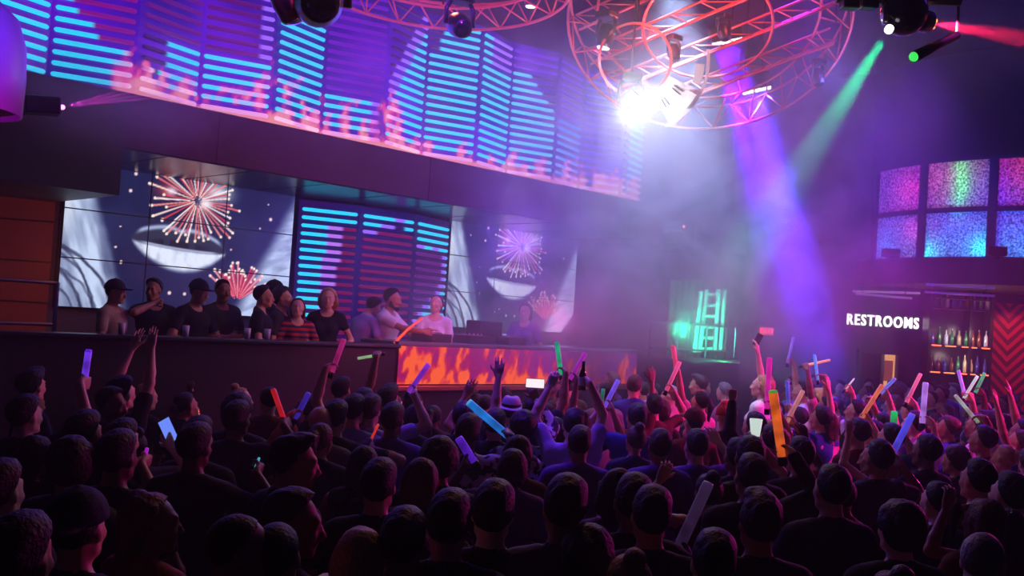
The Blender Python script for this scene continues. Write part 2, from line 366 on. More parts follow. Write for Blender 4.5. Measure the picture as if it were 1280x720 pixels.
# ------------------------------------------------------------------ video walls: 3 x 3 screens
M_VID = screen_mat('video_picture', 1.12)
PW, PH = 1.02, .574
def picture(x, y):
    """what the wall shows; x 0..3, y 0..3 counted in screens from the lower left"""
    X = x * PW; Y = y * PH
    c = np.broadcast_to(np.array([26, 32, 74.]), (*x.shape, 3)).copy()
    c += (fbm(X * 2, Y * 2) - .5)[..., None] * np.array([22, 26, 40.])
    def over(m, col): nonlocal c; m = np.clip(m, 0, 1)[..., None]; c = c * (1 - m) + np.asarray(col, float) * m
    # pale veil at the left
    e = .26 + (2.9 - y) * .2 + .05 * (fbm(y * 3, y * 0 + 2) - .5); s = fbm(x * 9 + y * 1.5, y * 1.2, o=4)
    over(sstep(e + .03, e - .16, x) * (.72 + 1.1 * (s - .42)), (196, 212, 244))
    over(sstep(.2, .02, x) * sstep(1.2, 1.9, y) * sstep(2.75, 2.4, y) * .7, (226, 236, 252))
    for k in range(8):                          # dark strands lower left
        r0 = .5 + k * .05 + .05 * math.sin(k * 2.3); d = np.abs(np.hypot(x * (.9 + .12 * math.sin(k * 1.7)) + .3, (y + .4 + .15 * math.sin(k * 3.1)) * (.45 + .07 * math.cos(k * 2))) - r0 - .05 * (fbm(x * 4, y * 4 + k) - .5))
        over(sstep(.02, .004, d) * sstep(.9, .6, x) * sstep(1.7, 1.2, y) * (.35 + .5 * fbm(x * 3, y * 3 + k)), (24, 30, 60))
    # pale veil at the right
    el = 2.98 - (2.95 - y) * .29; er = 3.2 - np.clip(.9 - y, 0, 1) * .5
    over(sstep(el - .04, el + .22, x) * sstep(er + .02, er - .1, x) * (.75 + .7 * (fbm(x * 3 + y * 3, y * 8 - x * 6) - .25)), (188, 204, 240))
    # mouth
    u = (x - 1.42) / .62; au = np.clip(1 - u * u, 0, 1)
    cor = 1.46 - .06 * u
    top = cor + .40 * au ** .55 - .07 * np.exp(-(u / .16) ** 2); low = cor - .58 * au ** .75; midu = cor + .16 * au; midl = cor - .08 * au ** .6
    ins = (np.abs(u) < 1)
    over(ins * sstep(-.04, .04, top - y) * sstep(-.04, .04, y - midl) * .8, (44, 46, 66))
    over(ins * sstep(.09, .0, np.abs(y - top)) * sstep(.1, .4, au) * .9, (176, 190, 226))
    g = fbm(x * 14, y * 5, o=3)
    over(ins * sstep(-.03, .05, midl - y) * sstep(-.04, .12, y - low) * (.95 + .5 * (g - .4)), (222, 230, 250))
    over(ins * sstep(.035, .0, np.abs(y - midl - .015)) * sstep(.2, .6, au) * .9, (190, 200, 232))
    th = (np.sin(x * 19) > -.75) * ins * sstep(0, .05, midu - .02 - y) * sstep(0, .05, y - midl - .03) * sstep(.5, .9, au); over(th * .8, (16, 16, 30))
    # bursts
    def burst(cx, cy, R, n, seed, cols, a0=0, a1=2 * PI, cut=99):
        rg = np.random.default_rng(seed)
        dx = (x - cx) * PW; dy = (y - cy) * PH
        for k in range(n):
            an = a0 + (a1 - a0) * (k + rg.random() * .8) / n; L = R * (.62 + .4 * rg.random()); r0 = R * .1 * rg.random() + .03
            t = dx * math.cos(an) + dy * math.sin(an); q = np.abs(-dx * math.sin(an) + dy * math.cos(an))
            wd = .006 + .010 * np.clip(t / R, 0, 1)
            m = sstep(1.3, .5, q / wd) * (t > r0) * (t < L); over(m * (y < cut) * .95, cols[k % len(cols)])
            over(sstep(.024, .014, np.hypot(t - L, q)) * (y < cut), (255, 232, 216))
    over(np.exp(-(((x - 1.86) * PW / .2) ** 2 + ((y - 2.75) * PH / .12) ** 2)) * .9, (235, 235, 245)); over(np.exp(-(((x - 1.2) * PW / .15) ** 2 + ((y - 2.62) * PH / .1) ** 2)) * .75, (200, 60, 60))
    burst(1.6, 2.5, .66, 46, 3, [(226, 104, 112), (250, 214, 206), (206, 60, 78), (250, 236, 236), (238, 140, 136)])
    over(np.exp(-(((x - 1.72) * PW / .09) ** 2 + ((y - 2.46) * PH / .07) ** 2)) * .9, (246, 244, 255)); over(np.exp(-(((x - 1.25) * PW / .07) ** 2 + ((y - 2.64) * PH / .05) ** 2)) * .9, (240, 232, 250))
    burst(2.24, .35, .5, 30, 5, [(206, 60, 90), (240, 150, 170), (190, 40, 70)], .5, 2.6)
    for (sx, sy, rr) in ((.42, 2.62, .016), (.75, 2.52, .02), (.8, 2.9, .02), (2.65, 2.3, .022), (2.5, 2.05, .012), (1.32, .42, .022), (1.05, .5, .014), (1.52, .42, .02), (.62, 1.3, .014), (.7, 1.0, .014), (2.1, 1.5, .012), (2.2, 1.2, .018), (2.6, 2.65, .01), (1.15, .6, .016), (.66, 1.75, .01)):
        over(sstep(rr * 1.5, rr * .6, np.hypot((x - sx) * PW, (y - sy) * PH)), (255, 214, 206))
    return S2L(c)
M_BEZ = mat('screen_bezel', (10, 10, 13), .4)
def video_wall(x0, label):
    t = thing('video_wall', label, 'video wall', (x0 + 1.5 * PW, YM, 2.2), 0, 'video walls behind the stage')
    bm = new_bm(); box(bm, (x0 + 1.5 * PW, YM + .02, 2.2 + 1.5 * PH), (3 * PW + .03, .05, 3 * PH + .03)); obj('backplate', bm, M_BEZ, t)
    for j in range(3):
        for i in range(3):
            a = .007; nu, nv = 84, 48
            U, V = np.meshgrid(np.linspace(0, 1, nu + 1), np.linspace(0, 1, nv + 1))
            g = grid_screen('display', (x0 + i * PW + a, YM - .05, 2.2 + j * PH + a), (PW - 2 * a, 0, 0), (0, 0, PH - 2 * a), nu, nv, picture(U + i, V + j), M_VID, t)
            bm = new_bm()
            for (cx, cz, sx, sz) in ((.5, 0, 1, 0), (.5, 1, 1, 0), (0, .5, 0, 1), (1, .5, 0, 1)):
                box(bm, (x0 + (i + cx) * PW + (a / 2 if cx == 0 else -a / 2 if cx == 1 else 0), YM - .03, 2.2 + (j + cz) * PH + (a / 2 if cz == 0 else -a / 2 if cz == 1 else 0)), (PW if sx else a, .045, PH if sz else a))
            obj('bezel', bm, M_BEZ, g)
    return t
vx1 = onY(74, 310, YM).x; vx2 = onY(557, 350, YM).x
video_wall(vx1, 'wide video wall of nine screens showing mouth and fireworks behind the row of guests')
video_wall(vx2, 'hazy video wall of nine screens behind the booth, right of the light column')

# ------------------------------------------------------------------ stage, balustrade, booth
sxl, sxr = XL - 1.5, onY(835, 440, YS).x
bm = new_bm(); slab(bm, [(sxl, YS), (sxl, YM + .05), (sxr, YM + .05), (sxr, YS)], 0, .85); o = struct('floor_stage', bm, M_STAGE)
bx0, bx1 = onY(499, 450, YS).x, onY(800, 450, YS).x
t = thing('balustrade', 'long black balustrade with a thin metal top in front of the raised guest area', 'balustrade', ((sxl + bx0) / 2, YS + .06, .85))
bm = new_bm(); box(bm, ((sxl + bx0) / 2, YS + .08, 1.415), (bx0 - sxl - .06, .1, 1.13)); obj('panel', bm, M_BLACK, t)
bm = new_bm(); box(bm, ((sxl + bx0) / 2, YS + .08, 2.0), (bx0 - sxl - .04, .26, .04), bev=.01); obj('ledge', bm, M_GUN, t)
t = thing('dj_booth', 'disc jockey booth with a long screen of orange flames on its front', 'booth', ((bx0 + bx1) / 2, YS + .3, .85))
bm = new_bm(); box(bm, ((bx0 + bx1) / 2, YS + .36, 1.425), (bx1 - bx0, .6, 1.15)); obj('cabinet', bm, M_BLACK, t)
bm = new_bm(); box(bm, ((bx0 + bx1) / 2, YS + .36, 2.03), (bx1 - bx0 + .06, .74, .05), bev=.012); obj('counter', bm, mat('booth_counter', (120, 110, 130), .25, .3), t)
nu, nv = 200, 30; U, V = np.meshgrid(np.linspace(0, 1, nu + 1), np.linspace(0, 1, nv + 1)); X = U * (bx1 - bx0); Zz = V * .46
wX = X + .1 * (fbm(X * 6, Zz * 7 + 5, o=3) - .5) - .12 * Zz; n = fbm(wX * 11, Zz * 5.0 + 1.5 * fbm(X * 3, Zz * 3, o=2) + 3, o=4); hh = .12 + .5 * np.clip(fbm(X * 1.1 + 3, X * 0 + 1, o=3) - .2, 0, 1) + .3 * np.clip(fbm(X * 4 + 9, X * 0, o=2) - .35, 0, 1)
f = np.clip(1.15 - Zz / hh * .9 + (n - .47) * 4.2, 0, 1); f = np.maximum(f, sstep(.05, .01, Zz) * .8)
bgc = np.array([158, 22, 92.]) * (1 - U[..., None]) + np.array([112, 40, 150.]) * U[..., None]  # magenta haze veil painted into the screen's background
c = bgc * (1 - f[..., None]) + (np.array([226, 32, 48.]) + np.array([29, 72, -4.]) * np.clip(f * 1.6 - .7, 0, 1)[..., None]) * f[..., None]
fade = (1 - .45 * sstep(.55, .75, U) + .25 * sstep(.8, .95, U))[..., None]
grid_screen('flame_screen', (bx0 + .02, YS + .04, 1.56), (bx1 - bx0 - .04, 0, 0), (0, 0, .46), nu, nv, S2L(c * fade), screen_mat('booth_picture', 1.0, 'AUTO'), t)
bm = new_bm(); box(bm, ((bx0 + bx1) / 2, YS + .03, 1.515), (bx1 - bx0 + .04, .08, .06), bev=.01); obj('lower_trim', bm, mat('booth_trim', (190, 110, 90), .3, .6), t)

def gear(x, y, wd, dp, ht, name, label, cat, m=M_PLAST):
    t = thing(name, label, cat, (x, y, 2.055)); bm = new_bm(); box(bm, (x, y, 2.055 + ht / 2), (wd, dp, ht), bev=.008); obj('body', bm, m, t); return t
for k, (fx, lab) in enumerate(((.17, 'beside the clapping person'), (.46, 'nearer the middle of the booth'))):
    x = bx0 + (bx1 - bx0) * fx; t = gear(x, YS + .36, .32, .4, .1, 'media_player', 'silver edged media player on the booth counter ' + lab, 'media player')
    bm = new_bm(); lathe(bm, [(.1, 0), (.1, .012), (.09, .016)], 24, Matrix.Translation((x, YS + .32, 2.155))); obj('jog_wheel', bm, M_CHROME, t)
    bm = new_bm(); box(bm, (x, YS + .5, 2.165), (.2, .07, .02), Matrix.Rotation(-.4, 3, 'X')); obj('display', bm, glow('gear_display', (190, 200, 255), .8, 'NONE'), t)
x = bx0 + (bx1 - bx0) * .31; t = gear(x, YS + .36, .34, .4, .1, 'mixer', 'mixing console with rows of small knobs on the booth counter', 'mixer')
for i in range(4):
    for j in range(3):
        bm = new_bm(); lathe(bm, [(.012, 0), (.01, .022)], 8, Matrix.Translation((x - .11 + .073 * i, YS + .25 + .07 * j, 2.155))); obj('knob', bm, M_STEEL, t)
p = onY(605, 416, YS + .55); t = thing('monitor_speaker', 'dark boxy monitor speaker standing on the booth in front of the hazy video wall', 'speaker', (p.x, p.y, 2.055))
bm = new_bm(); box(bm, (p.x, p.y, 2.2), (.4, .3, .29), bev=.02); obj('cabinet', bm, M_PLAST, t)
for zz, rr in ((2.15, .075), (2.27, .035)):
    bm = new_bm(); lathe(bm, [(rr, 0), (rr * .9, .012), (rr * .3, .002)], 18, aim((p.x, p.y + .151, zz), (0, 1, 0))); obj('driver', bm, M_BLACK, t)

# small things on the balustrade ledge
def tumbler(p, label, m):
    t = thing('drinking_glass', label, 'glass', p); bm = new_bm()
    lathe(bm, [(.028, 0), (.034, .11), (.031, .11), (.026, .008)], 14, Matrix.Translation(p)); obj('cup', bm, m, t, True)
    bm = new_bm(); lathe(bm, [(.025, .01), (.03, .07)], 14, Matrix.Translation(p)); obj('drink', bm, mat('drink', (190, 150, 120), .1), t, True)
M_GLASS = mat('clear_glass', (215, 220, 235), .08, spec=.8)
for px, lab in ((152, 'guest in a cap'), (232, 'guest standing in the middle'), (309, 'video wall end'), (334, 'light column')):
    y = 412 + (px - 152) * .053; p = onY(px, y, YS + .08); tumbler(Vector((p.x, p.y, 2.02)), 'small shiny glass on the balustrade ledge by the ' + lab, M_GLASS)

# far-left handrail
t = thing('handrail', 'thin metal handrail with two bars in front of the panelled red wall', 'handrail', onY(40, 440, 9.8).xy.to_3d() + Zh * .85)
pl = [onY(px, 0, 9.8).x for px in (-60, 0, 72)]
zt = [onY(72, 354, 9.8).z, onY(70, 406, 9.8).z]
xr_ = onY(72, 354, 9.8).x
for z in zt:
    bm = new_bm(); tube(bm, [(xr_ - 3.2, 9.8, z), (xr_, 9.8, z)], .018, 8); obj('bar', bm, M_STEEL, t)
for dx in (0, 1.5, 3.0):
    bm = new_bm(); tube(bm, [(xr_ - dx, 9.8, .85), (xr_ - dx, 9.8, zt[0] + .01)], .022, 8); obj('post', bm, M_STEEL, t)

# ------------------------------------------------------------------ far wall: sign, door, exit, bar
def text_mesh(s, size, depth, bold=.016):
    cu_ = bpy.data.curves.new('letters', 'FONT'); cu_.body = s; cu_.size = size; cu_.extrude = depth / 2; cu_.offset = bold * size; cu_.align_x = 'CENTER'; cu_.align_y = 'CENTER'; cu_.resolution_u = 3; cu_.space_character = 1.2
    o = bpy.data.objects.new('letters', cu_); COL.objects.link(o); dg = bpy.context.evaluated_depsgraph_get(); me = bpy.data.meshes.new_from_object(o.evaluated_get(dg)); bpy.data.objects.remove(o); bpy.data.curves.remove(cu_); return me
def face_on(loc, yaw=0, sx=1):
    """frame of something upright that faces back along the view: x to the right, z up out of the page"""
    q = Matrix.Rotation(yaw, 3, 'Z'); r = q @ Rh; f = q @ Fh
    return Matrix(((r.x * sx, 0, -f.x, loc[0]), (r.y * sx, 0, -f.y, loc[1]), (0, 1, 0, loc[2]), (0, 0, 0, 1)))
def sign_letters(name, s, x0, x1, y, Z, hgt_px, m, label, cat, depth=.05):
    d0, z0 = FPx(x0, y - (640 - 640), Z); d1, _ = FPx(x1, y, Z); c, zc = FPx((x0 + x1) / 2, y, Z)
    me = text_mesh(s, 1, .06); xs = [v.co.x for v in me.vertices]; ys = [v.co.y for v in me.vertices]
    hz = hgt_px * Z / FPX
    S = Matrix.Diagonal(((d1 - d0) / (max(xs) - min(xs)), hz / (max(ys) - min(ys)), depth / .06, 1)); me.transform(S)
    ys = [v.co.y for v in me.vertices]; me.transform(Matrix.Translation((0, -(max(ys) + min(ys)) / 2, 0)))
    o = link(name, me, m); o.matrix_world = face_on(FW(c, zc, Z - depth / 2)); tag(o, label, cat); return o
sign_letters('restrooms_sign', 'RESTROOMS', 1058, 1147.5, 401.5, ZW, 14.0, glow('sign_white', (255, 250, 245), 2.2), 'white illuminated RESTROOMS lettering on the dark far wall', 'sign')
c, z = FPx(958.5, 414, ZW - .15); e = thing('exit_sign', 'small red EXIT sign box on the far wall above the crowd', 'sign', FW(c, z - .1, ZW - .12))
bm = new_bm(); box(bm, FW(c, z, ZW - .08), (.32, .1, .2), Matrix.Rotation(-PI / 4, 3, 'Z'), bev=.01); obj('case', bm, M_BLACK, e)
bm = new_bm(); box(bm, FW(c, z, ZW - .135), (.28, .012, .16), Matrix.Rotation(-PI / 4, 3, 'Z')); obj('face', bm, glow('exit_face', (170, 14, 28), 2), e)
me = text_mesh('EXIT', .12, .01); o = link('lettering', me, glow('exit_red', (255, 70, 80), 4), e); o.matrix_basis = e.matrix_basis.inverted() @ face_on(FW(c, z, ZW - .148))
# lit doorway
d0, zt_ = FPx(1103, 440, ZW); d1, _ = FPx(1120, 441, ZW)
bm = new_bm(); W = d1 - d0
Rz = Matrix.Rotation(-PI / 4, 3, 'Z')
dc = (d0 + d1) / 2 - .2
box(bm, FW(dc - .42, 1.1, ZW - .04), (.08, .1, 2.2), Rz); box(bm, FW(dc + .42, 1.1, ZW - .04), (.08, .1, 2.2), Rz); box(bm, FW(dc, 2.2, ZW - .04), (.92, .1, .08), Rz)
struct('door_1', bm, mat('door_frame', (70, 56, 60), .5))
bm = new_bm(); box(bm, FW(dc, 1.08, ZW - .012), (.78, .02, 2.16), Rz); o = struct('door_2', bm, mat('dark_door', (26, 22, 30), .5))
d_l, z_t = FPx(1103.5, 441, ZW - .03); d_r, z_b = FPx(1119, 470, ZW - .03)
t = thing('lit_window', 'narrow doorway light glowing warm orange on the dark far wall below the sign', 'doorway light', FW((d_l + d_r) / 2, 1.3, ZW - .03))
bm = new_bm(); box(bm, FW((d_l + d_r) / 2, (z_t + 1.35) / 2, ZW - .03), (d_r - d_l, .02, z_t - 1.35), Rz); obj('glow_panel', bm, glow('warm_light', (255, 178, 110), .75, 'NONE'), t)
bm = new_bm(); box(bm, FW((d_l + d_r) / 2 - .02, z_t - .36, ZW - .05), (d_r - d_l - .1, .03, .42), Rz); obj('dim_pane', bm, glow('warm_dim', (150, 70, 60), .7, 'NONE'), t)
bm = new_bm(); box(bm, FW((d_l + d_r) / 2, z_t + .02, ZW - .05), (d_r - d_l + .06, .05, .05), Rz); box(bm, FW(d_l, (z_t + 1.35) / 2, ZW - .05), (.05, .05, z_t - 1.35), Rz); box(bm, FW(d_r, (z_t + 1.35) / 2, ZW - .05), (.05, .05, z_t - 1.35), Rz); obj('frame', bm, mat('warm_frame', (190, 130, 90), .5), t)

# balcony with curved glass
BCx, BR = Rh * 11.018 + Fh * 20.5, 3.75
def bal(deg, z, r=BR):
    a = math.radians(deg); return BCx + Rh * (-math.sin(a) * r) + Fh * (-math.cos(a) * r) + Zh * z
def zat(x, y, p): d = ray(x, y); k = (Vector((p.x, p.y, 0)) - CAM.xy.to_3d()).dot(Fh) / d.dot(Fh); return CAM.z + d.z * k
gz0 = zat(1190, 325, bal(50, 0)); gz1 = zat(1190, 197, bal(50, 0)); gzm = zat(1190, 262, bal(50, 0)); fz0 = zat(1190, 356, bal(50, 0))
def arc_band(bm, a0, a1, z0, z1, r0, r1, n=40):
    ang = np.linspace(a0, a1, n + 1); pr = None
    for a in ang:
        ring = [bm.verts.new(bal(a, z, r)) for (z, r) in ((z0, r0), (z1, r0), (z1, r1), (z0, r1))]
        if pr:
            for k in range(4): bm.faces.new((pr[k], pr[(k + 1) % 4], ring[(k + 1) % 4], ring[k]))
        else: bm.faces.new(ring)
        pr = ring
    bm.faces.new(pr)
bm = new_bm(); arc_band(bm, -12, 124, fz0, gz0, .3, BR + .28, 60); struct('balcony_floor', bm, mat('balcony_slab', (34, 28, 40), .6))
bm = new_bm(); arc_band(bm, -12, 124, gz1, 7.9, BR - .5, BR + .04, 60); struct('balcony_wall', bm, M_CEIL)
bm = new_bm()
arc_band(bm, -12, 124, gzm - .045, gzm + .045, BR - .05, BR + .05, 60); arc_band(bm, -12, 124, gz0, gz0 + .06, BR - .05, BR + .05, 60); arc_band(bm, -12, 124, gz1 - .06, gz1, BR - .05, BR + .05, 60)
for a in (0, 20, 40, 60, 80, 100): arc_band(bm, a - 1.1, a + 1.1, gz0, gz1, BR - .06, BR + .06, 2)
struct('window_frame_curved', bm, mat('mullion', (44, 38, 70), .45))
bm = new_bm(); arc_band(bm, -12, 124, gz0 + .01, gz1 + .2, BR - 1.62, BR - 1.6, 40); struct('wall_balcony_back', bm, mat('balcony_back', (14, 12, 18), .9))
gm = bpy.data.materials.new('hammered_glass'); gm.use_nodes = True; nt = gm.node_tree; nt.nodes.remove(nt.nodes['Principled BSDF']); out = nt.nodes['Material Output']
tc = nt.nodes.new('ShaderNodeTexCoord'); vo = nt.nodes.new('ShaderNodeTexNoise'); vo.inputs['Scale'].default_value = 26; vo.inputs['Detail'].default_value = 3
nt.links.new(tc.outputs['Object'], vo.inputs['Vector']); rp = nt.nodes.new('ShaderNodeValToRGB'); rp.color_ramp.elements[0].position = .36; rp.color_ramp.elements[0].color = (.08, .09, .12, 1); rp.color_ramp.elements[1].position = .66; rp.color_ramp.elements[1].color = (1, 1, 1, 1)
nt.links.new(vo.outputs['Fac'], rp.inputs[0]); tr = nt.nodes.new('ShaderNodeBsdfTranslucent'); nt.links.new(rp.outputs[0], tr.inputs[0]); gl = nt.nodes.new('ShaderNodeBsdfGlossy'); gl.inputs['Roughness'].default_value = .25
mx = nt.nodes.new('ShaderNodeMixShader'); mx.inputs[0].default_value = .04; nt.links.new(tr.outputs[0], mx.inputs[1]); nt.links.new(gl.outputs[0], mx.inputs[2]); nt.links.new(mx.outputs[0], out.inputs[0])
k = 1
for (a0, a1) in ((80, 100), (60, 80), (40, 60), (20, 40), (0, 20), (100, 120)):
    for (z0, z1) in ((gz0 + .06, gzm - .045), (gzm + .045, gz1 - .06)):
        bm = new_bm(); pr = None
        for a_ in np.linspace(a0 + 1.0, a1 - 1.0, 9):
            rg = [bm.verts.new(bal(a_, z0, BR)), bm.verts.new(bal(a_, z1, BR))]
            if pr: bm.faces.new((pr[0], pr[1], rg[1], rg[0]))
            pr = rg
        struct('window_%d' % k, bm, gm); k += 1
for (ang, zf, rr, colr, pw) in ((60, .14, .4, (.0, .4, 1), 9), (39, .08, .24, (0, .85, 1), 5), (21, .12, .24, (0, .85, 1), 6), (4, .12, .35, (0, .6, 1), 7), (78, .15, .5, (0, .3, 1), 8), (30, .26, .7, (0, .16, 1), 22), (10, .28, .7, (.05, .12, 1), 20), (57, .28, .6, (0, .2, 1), 9),
                              (49, .72, .5, (1, .08, .6), 8), (62, .85, .7, (.35, .15, 1), 9), (36, .8, .6, (1, .08, .45), 7), (29, .60, .13, (0, 1, .25), .3), (28.5, .70, .13, (0, 1, .2), .35), (28.5, .80, .13, (0, 1, .2), .35), (29, .92, .14, (0, 1, .25), .3), (29, .46, .13, (0, 1, .3), .1), (9, .85, .6, (1, .05, .12), 6), (-2, .75, .6, (1, .1, .1), 6), (46, .3, .3, (1, .15, .7), 3), (18, .72, .5, (.4, .1, 1), 4)):
    light('POINT', bal(.8333 * ang + 25, gz0 + zf * (gz1 - gz0), BR - rr * .8), tuple(v ** 1.6 for v in colr), pw * (3.6 if colr[1] == 1 and colr[0] == 0 and colr[2] < .4 else .95), size=.08)
# two black floodlights on the balcony ledge
for ang, lab in ((69, 'below the pink pane'), (38, 'at the last visible mullion')):
    b0 = bal(ang, gz0, BR + .16)
    t = thing('floodlight', 'small black floodlight on the balcony ledge ' + lab, 'floodlight', b0)
    Rb = Matrix.Rotation(-PI / 4, 3, 'Z')
    bm = new_bm(); box(bm, b0 + Zh * .15, (.34, .12, .17), Rb, bev=.015); obj('head', bm, M_PLAST, t)
    bm = new_bm(); box(bm, b0 + Zh * .03, (.08, .08, .08), Rb); box(bm, b0 + Zh * .06, (.22, .03, .02), Rb); obj('bracket', bm, M_PLAST, t)
    bm = new_bm(); box(bm, b0 + Zh * .15 + Fh * -.062, (.3, .004, .13), Rb); obj('lens', bm, mat('flood_lens', (50, 46, 60), .1), t)

# light tubes under the balcony
for (x0, y0, x1, y1, Z, lab, colr, st) in ((1066, 364, 1150, 366.5, 18.2, 'upper of the pale pair left of the bar', (220, 170, 220), .35), (1070, 367, 1140, 373, 18.0, 'lower of the pale pair left of the bar', (200, 150, 210), .3),
                                      (1158, 355.5, 1243, 360, 17.6, 'upper violet one over the bar shelves', (110, 70, 200), .35), (1156, 365, 1243, 370, 17.8, 'lower violet one over the bar shelves', (100, 60, 190), .3)):
    a, b = PZ(x0, y0, Z), PZ(x1, y1, Z); bm = new_bm(); tube(bm, [a, b], .022, 8)
    t = thing('ceiling_tube', 'slim tube under the balcony, ' + lab, 'tube', (a + b) / 2); obj('tube', bm, mat('tube_' + lab[:5] + lab[-6:-3], (180, 170, 190), .3, .4, emit=colr, estr=st), t)
    for q in (.12, .88):
        p = a.lerp(b, q); bm = new_bm(); tube(bm, [p, Vector((p.x, p.y, fz0 + .02))], .008, 6); obj('hanger', bm, M_GUN, t)

# bar: shelves and bottles
Zb = ZW - .45
bl, _ = FPx(1161, 430, Zb); br, _ = FPx(1238, 430, Zb)
t = thing('bar_shelving', 'tall dark bar shelving lit from below with bottles, right of the sign', 'shelf unit', FW((bl + br) / 2, 0, Zb))
for z_, f_ in ((1, .25), (1, .7), (2, .5)): light('POINT', FW(bl + (br - bl) * f_, FPx(1195, (385, 431.5, 465)[z_], Zb)[1] + .25, Zb - .35), (1, .75, .6), 7, size=.05)  # unseen points added before the shelves to brighten the bottles
sh = [FPx(1195, y, Zb)[1] for y in (385, 431.5, 465)]
for dx in (bl, br, (bl + br) / 2 + .2):
    bm = new_bm(); box(bm, FW(dx, 1.75, Zb + .12), (.06, .3, 3.5), Rz); obj('upright', bm, M_PLAST, t)
for z in sh + [FPx(1195, 372, Zb)[1]]:
    bm = new_bm(); box(bm, FW((bl + br) / 2, z - .02, Zb + .1), (br - bl, .3, .03), Rz); s = obj('shelf', bm, mat('bar_shelf', (40, 30, 34), .3), t)
for z in sh[1:]:
    for (f0, f1) in ((.03, .18), (.25, .42), (.52, .62), (.68, .76), (.84, .97)):
        bm = new_bm(); box(bm, FW(bl + (br - bl) * (f0 + f1) / 2, z - .028, Zb - .06), ((br - bl) * (f1 - f0), .02, .022), Rz); obj('light_strip', bm, glow('strip_orange', (255, 110, 60), 3), t)
bm = new_bm(); box(bm, FW((bl + br) / 2, 1.75, Zb + .28), (br - bl, .02, 3.5), Rz); obj('back', bm, mat('bar_back', (20, 14, 30), .3), t)
BCOL = [((20, 120, 60), 'green'), ((190, 200, 230), 'clear'), ((120, 60, 30), 'amber'), ((60, 60, 160), 'blue'), ((110, 20, 30), 'red'), ((200, 180, 150), 'pale')]
rb = random.Random(4); kk = 0
ordn = ['first', 'second', 'third', 'fourth', 'fifth', 'sixth', 'seventh', 'eighth', 'ninth', 'tenth']
for si, z in enumerate(sh):
    for i in range(9):
        f = (i + .6) / 9.2; cidx = (i * 5 + si * 2 + rb.randrange(2)) % 6
        if si == 1 and i in (1, 5): cidx = 0
        if si == 1 and i == 2: cidx = 1
        p = FW(bl + (br - bl) * f, z - .005, Zb + .02 + .05 * rb.random()); H = .28 + .08 * rb.random()
        colr, cn = BCOL[cidx]
        t2 = thing('bottle', f'{cn} bottle, {ordn[i]} from the sign side on the {("top", "middle", "lower")[si]} bar shelf', 'bottle', p, 0, 'bottles on the bar shelves')
        bm = new_bm(); lathe(bm, [(.036, 0), (.04, .02), (.04, H * .58), (.016, H * .74), (.014, H * .95)], 10, Matrix.Translation(p)); obj('glass', bm, mat('bottle_' + cn, colr, .12, spec=.8, emit=colr, estr=.0), t2, True)
        bm = new_bm(); lathe(bm, [(.016, H * .95), (.016, H)], 8, Matrix.Translation(p)); obj('cap', bm, M_STEEL, t2)
# red zigzag wall panel
d0, z1_ = FPx(1239, 378, ZW - .3); d1, z0_ = FPx(1330, 500, ZW - .3); z0_ = .9
cm = mat('zigzag_panel', (190, 30, 40), .5); nt = cm.node_tree; b = nt.nodes['Principled BSDF']; tc = nt.nodes.new('ShaderNodeTexCoord'); sp = nt.nodes.new('ShaderNodeSeparateXYZ'); nt.links.new(tc.outputs['Object'], sp.inputs[0])
def mnode(op, a, bb):
    q = nt.nodes.new('ShaderNodeMath'); q.operation = op
    for i, v in enumerate((a, bb)):
        if v is None: continue
        if isinstance(v, (int, float)): q.inputs[i].default_value = v
        else: nt.links.new(v, q.inputs[i])
    return q.outputs[0]
zz = mnode('PINGPONG', sp.outputs[0], .42); q = mnode('ADD', zz, sp.outputs[1]); q = mnode('MODULO', mnode('ADD', q, 20), .22); q = mnode('GREATER_THAN', q, .11)
mxn = nt.nodes.new('ShaderNodeMix'); mxn.data_type = 'RGBA'; nt.links.new(q, mxn.inputs[0]); mxn.inputs[6].default_value = (*lin((200, 30, 44)), 1); mxn.inputs[7].default_value = (*lin((96, 12, 30)), 1); nt.links.new(mxn.outputs[2], b.inputs['Base Color'])
bm = new_bm(); box(bm, (0, 0, 0), (d1 - d0, z1_ - z0_, .04)); me = bpy.data.meshes.new('zigzag_panel'); bm.to_mesh(me); bm.free(); o = link('wall_panel', me, cm); o.matrix_world = face_on(FW((d0 + d1) / 2, (z0_ + z1_) / 2, ZW - .3)); tag(o, 'red zigzag patterned wall panel right of the bar shelving', 'wall panel')
light('SPOT', FW(d0 + .5, 3.3, ZW - 1.6), (1, .12, .12), 60, FW(d0 + .4, 2.2, ZW - .3), .1, 70)

# ------------------------------------------------------------------ stage end: ladder frame, railing, green panel
Zl = 16.0
def lp(x, y, dz=0): return PZ(x, y, Zl + dz)
t = thing('ladder', 'open metal ladder frame washed green beside the stage end', 'ladder', lp(885, 440))
for (xa_, ya, xb_, yb, dz) in ((877, 364, 868, 440, 0), (884, 362, 874, 440, .15), (899, 362, 893, 440, 0), (906, 362, 900, 440, .15)):
    bm = new_bm(); tube(bm, [lp(xa_, ya, dz), lp(xb_, yb, dz)], .036, 8); obj('rail', bm, mat('ladder_paint', (200, 205, 205), .5), t)
for f in np.linspace(.08, .95, 6):
    a = lp(884 + (874 - 884) * f, 362 + 78 * f, .1); b = lp(899 + (893 - 899) * f, 362 + 78 * f, .1); bm = new_bm(); tube(bm, [a, b], .028, 8); obj('rung', bm, mat('ladder_paint', (200, 205, 205), .5), t)
t = thing('stage_railing', 'thin metal railing in front of the green ladder', 'railing', lp(868, 440, -.5))
for (y0, y1) in ((403, 409), (436, 440)):
    bm = new_bm(); tube(bm, [lp(813, y0 - 1, -.5), lp(920, y1, -.5)], .018, 8); obj('bar', bm, M_GUN, t)
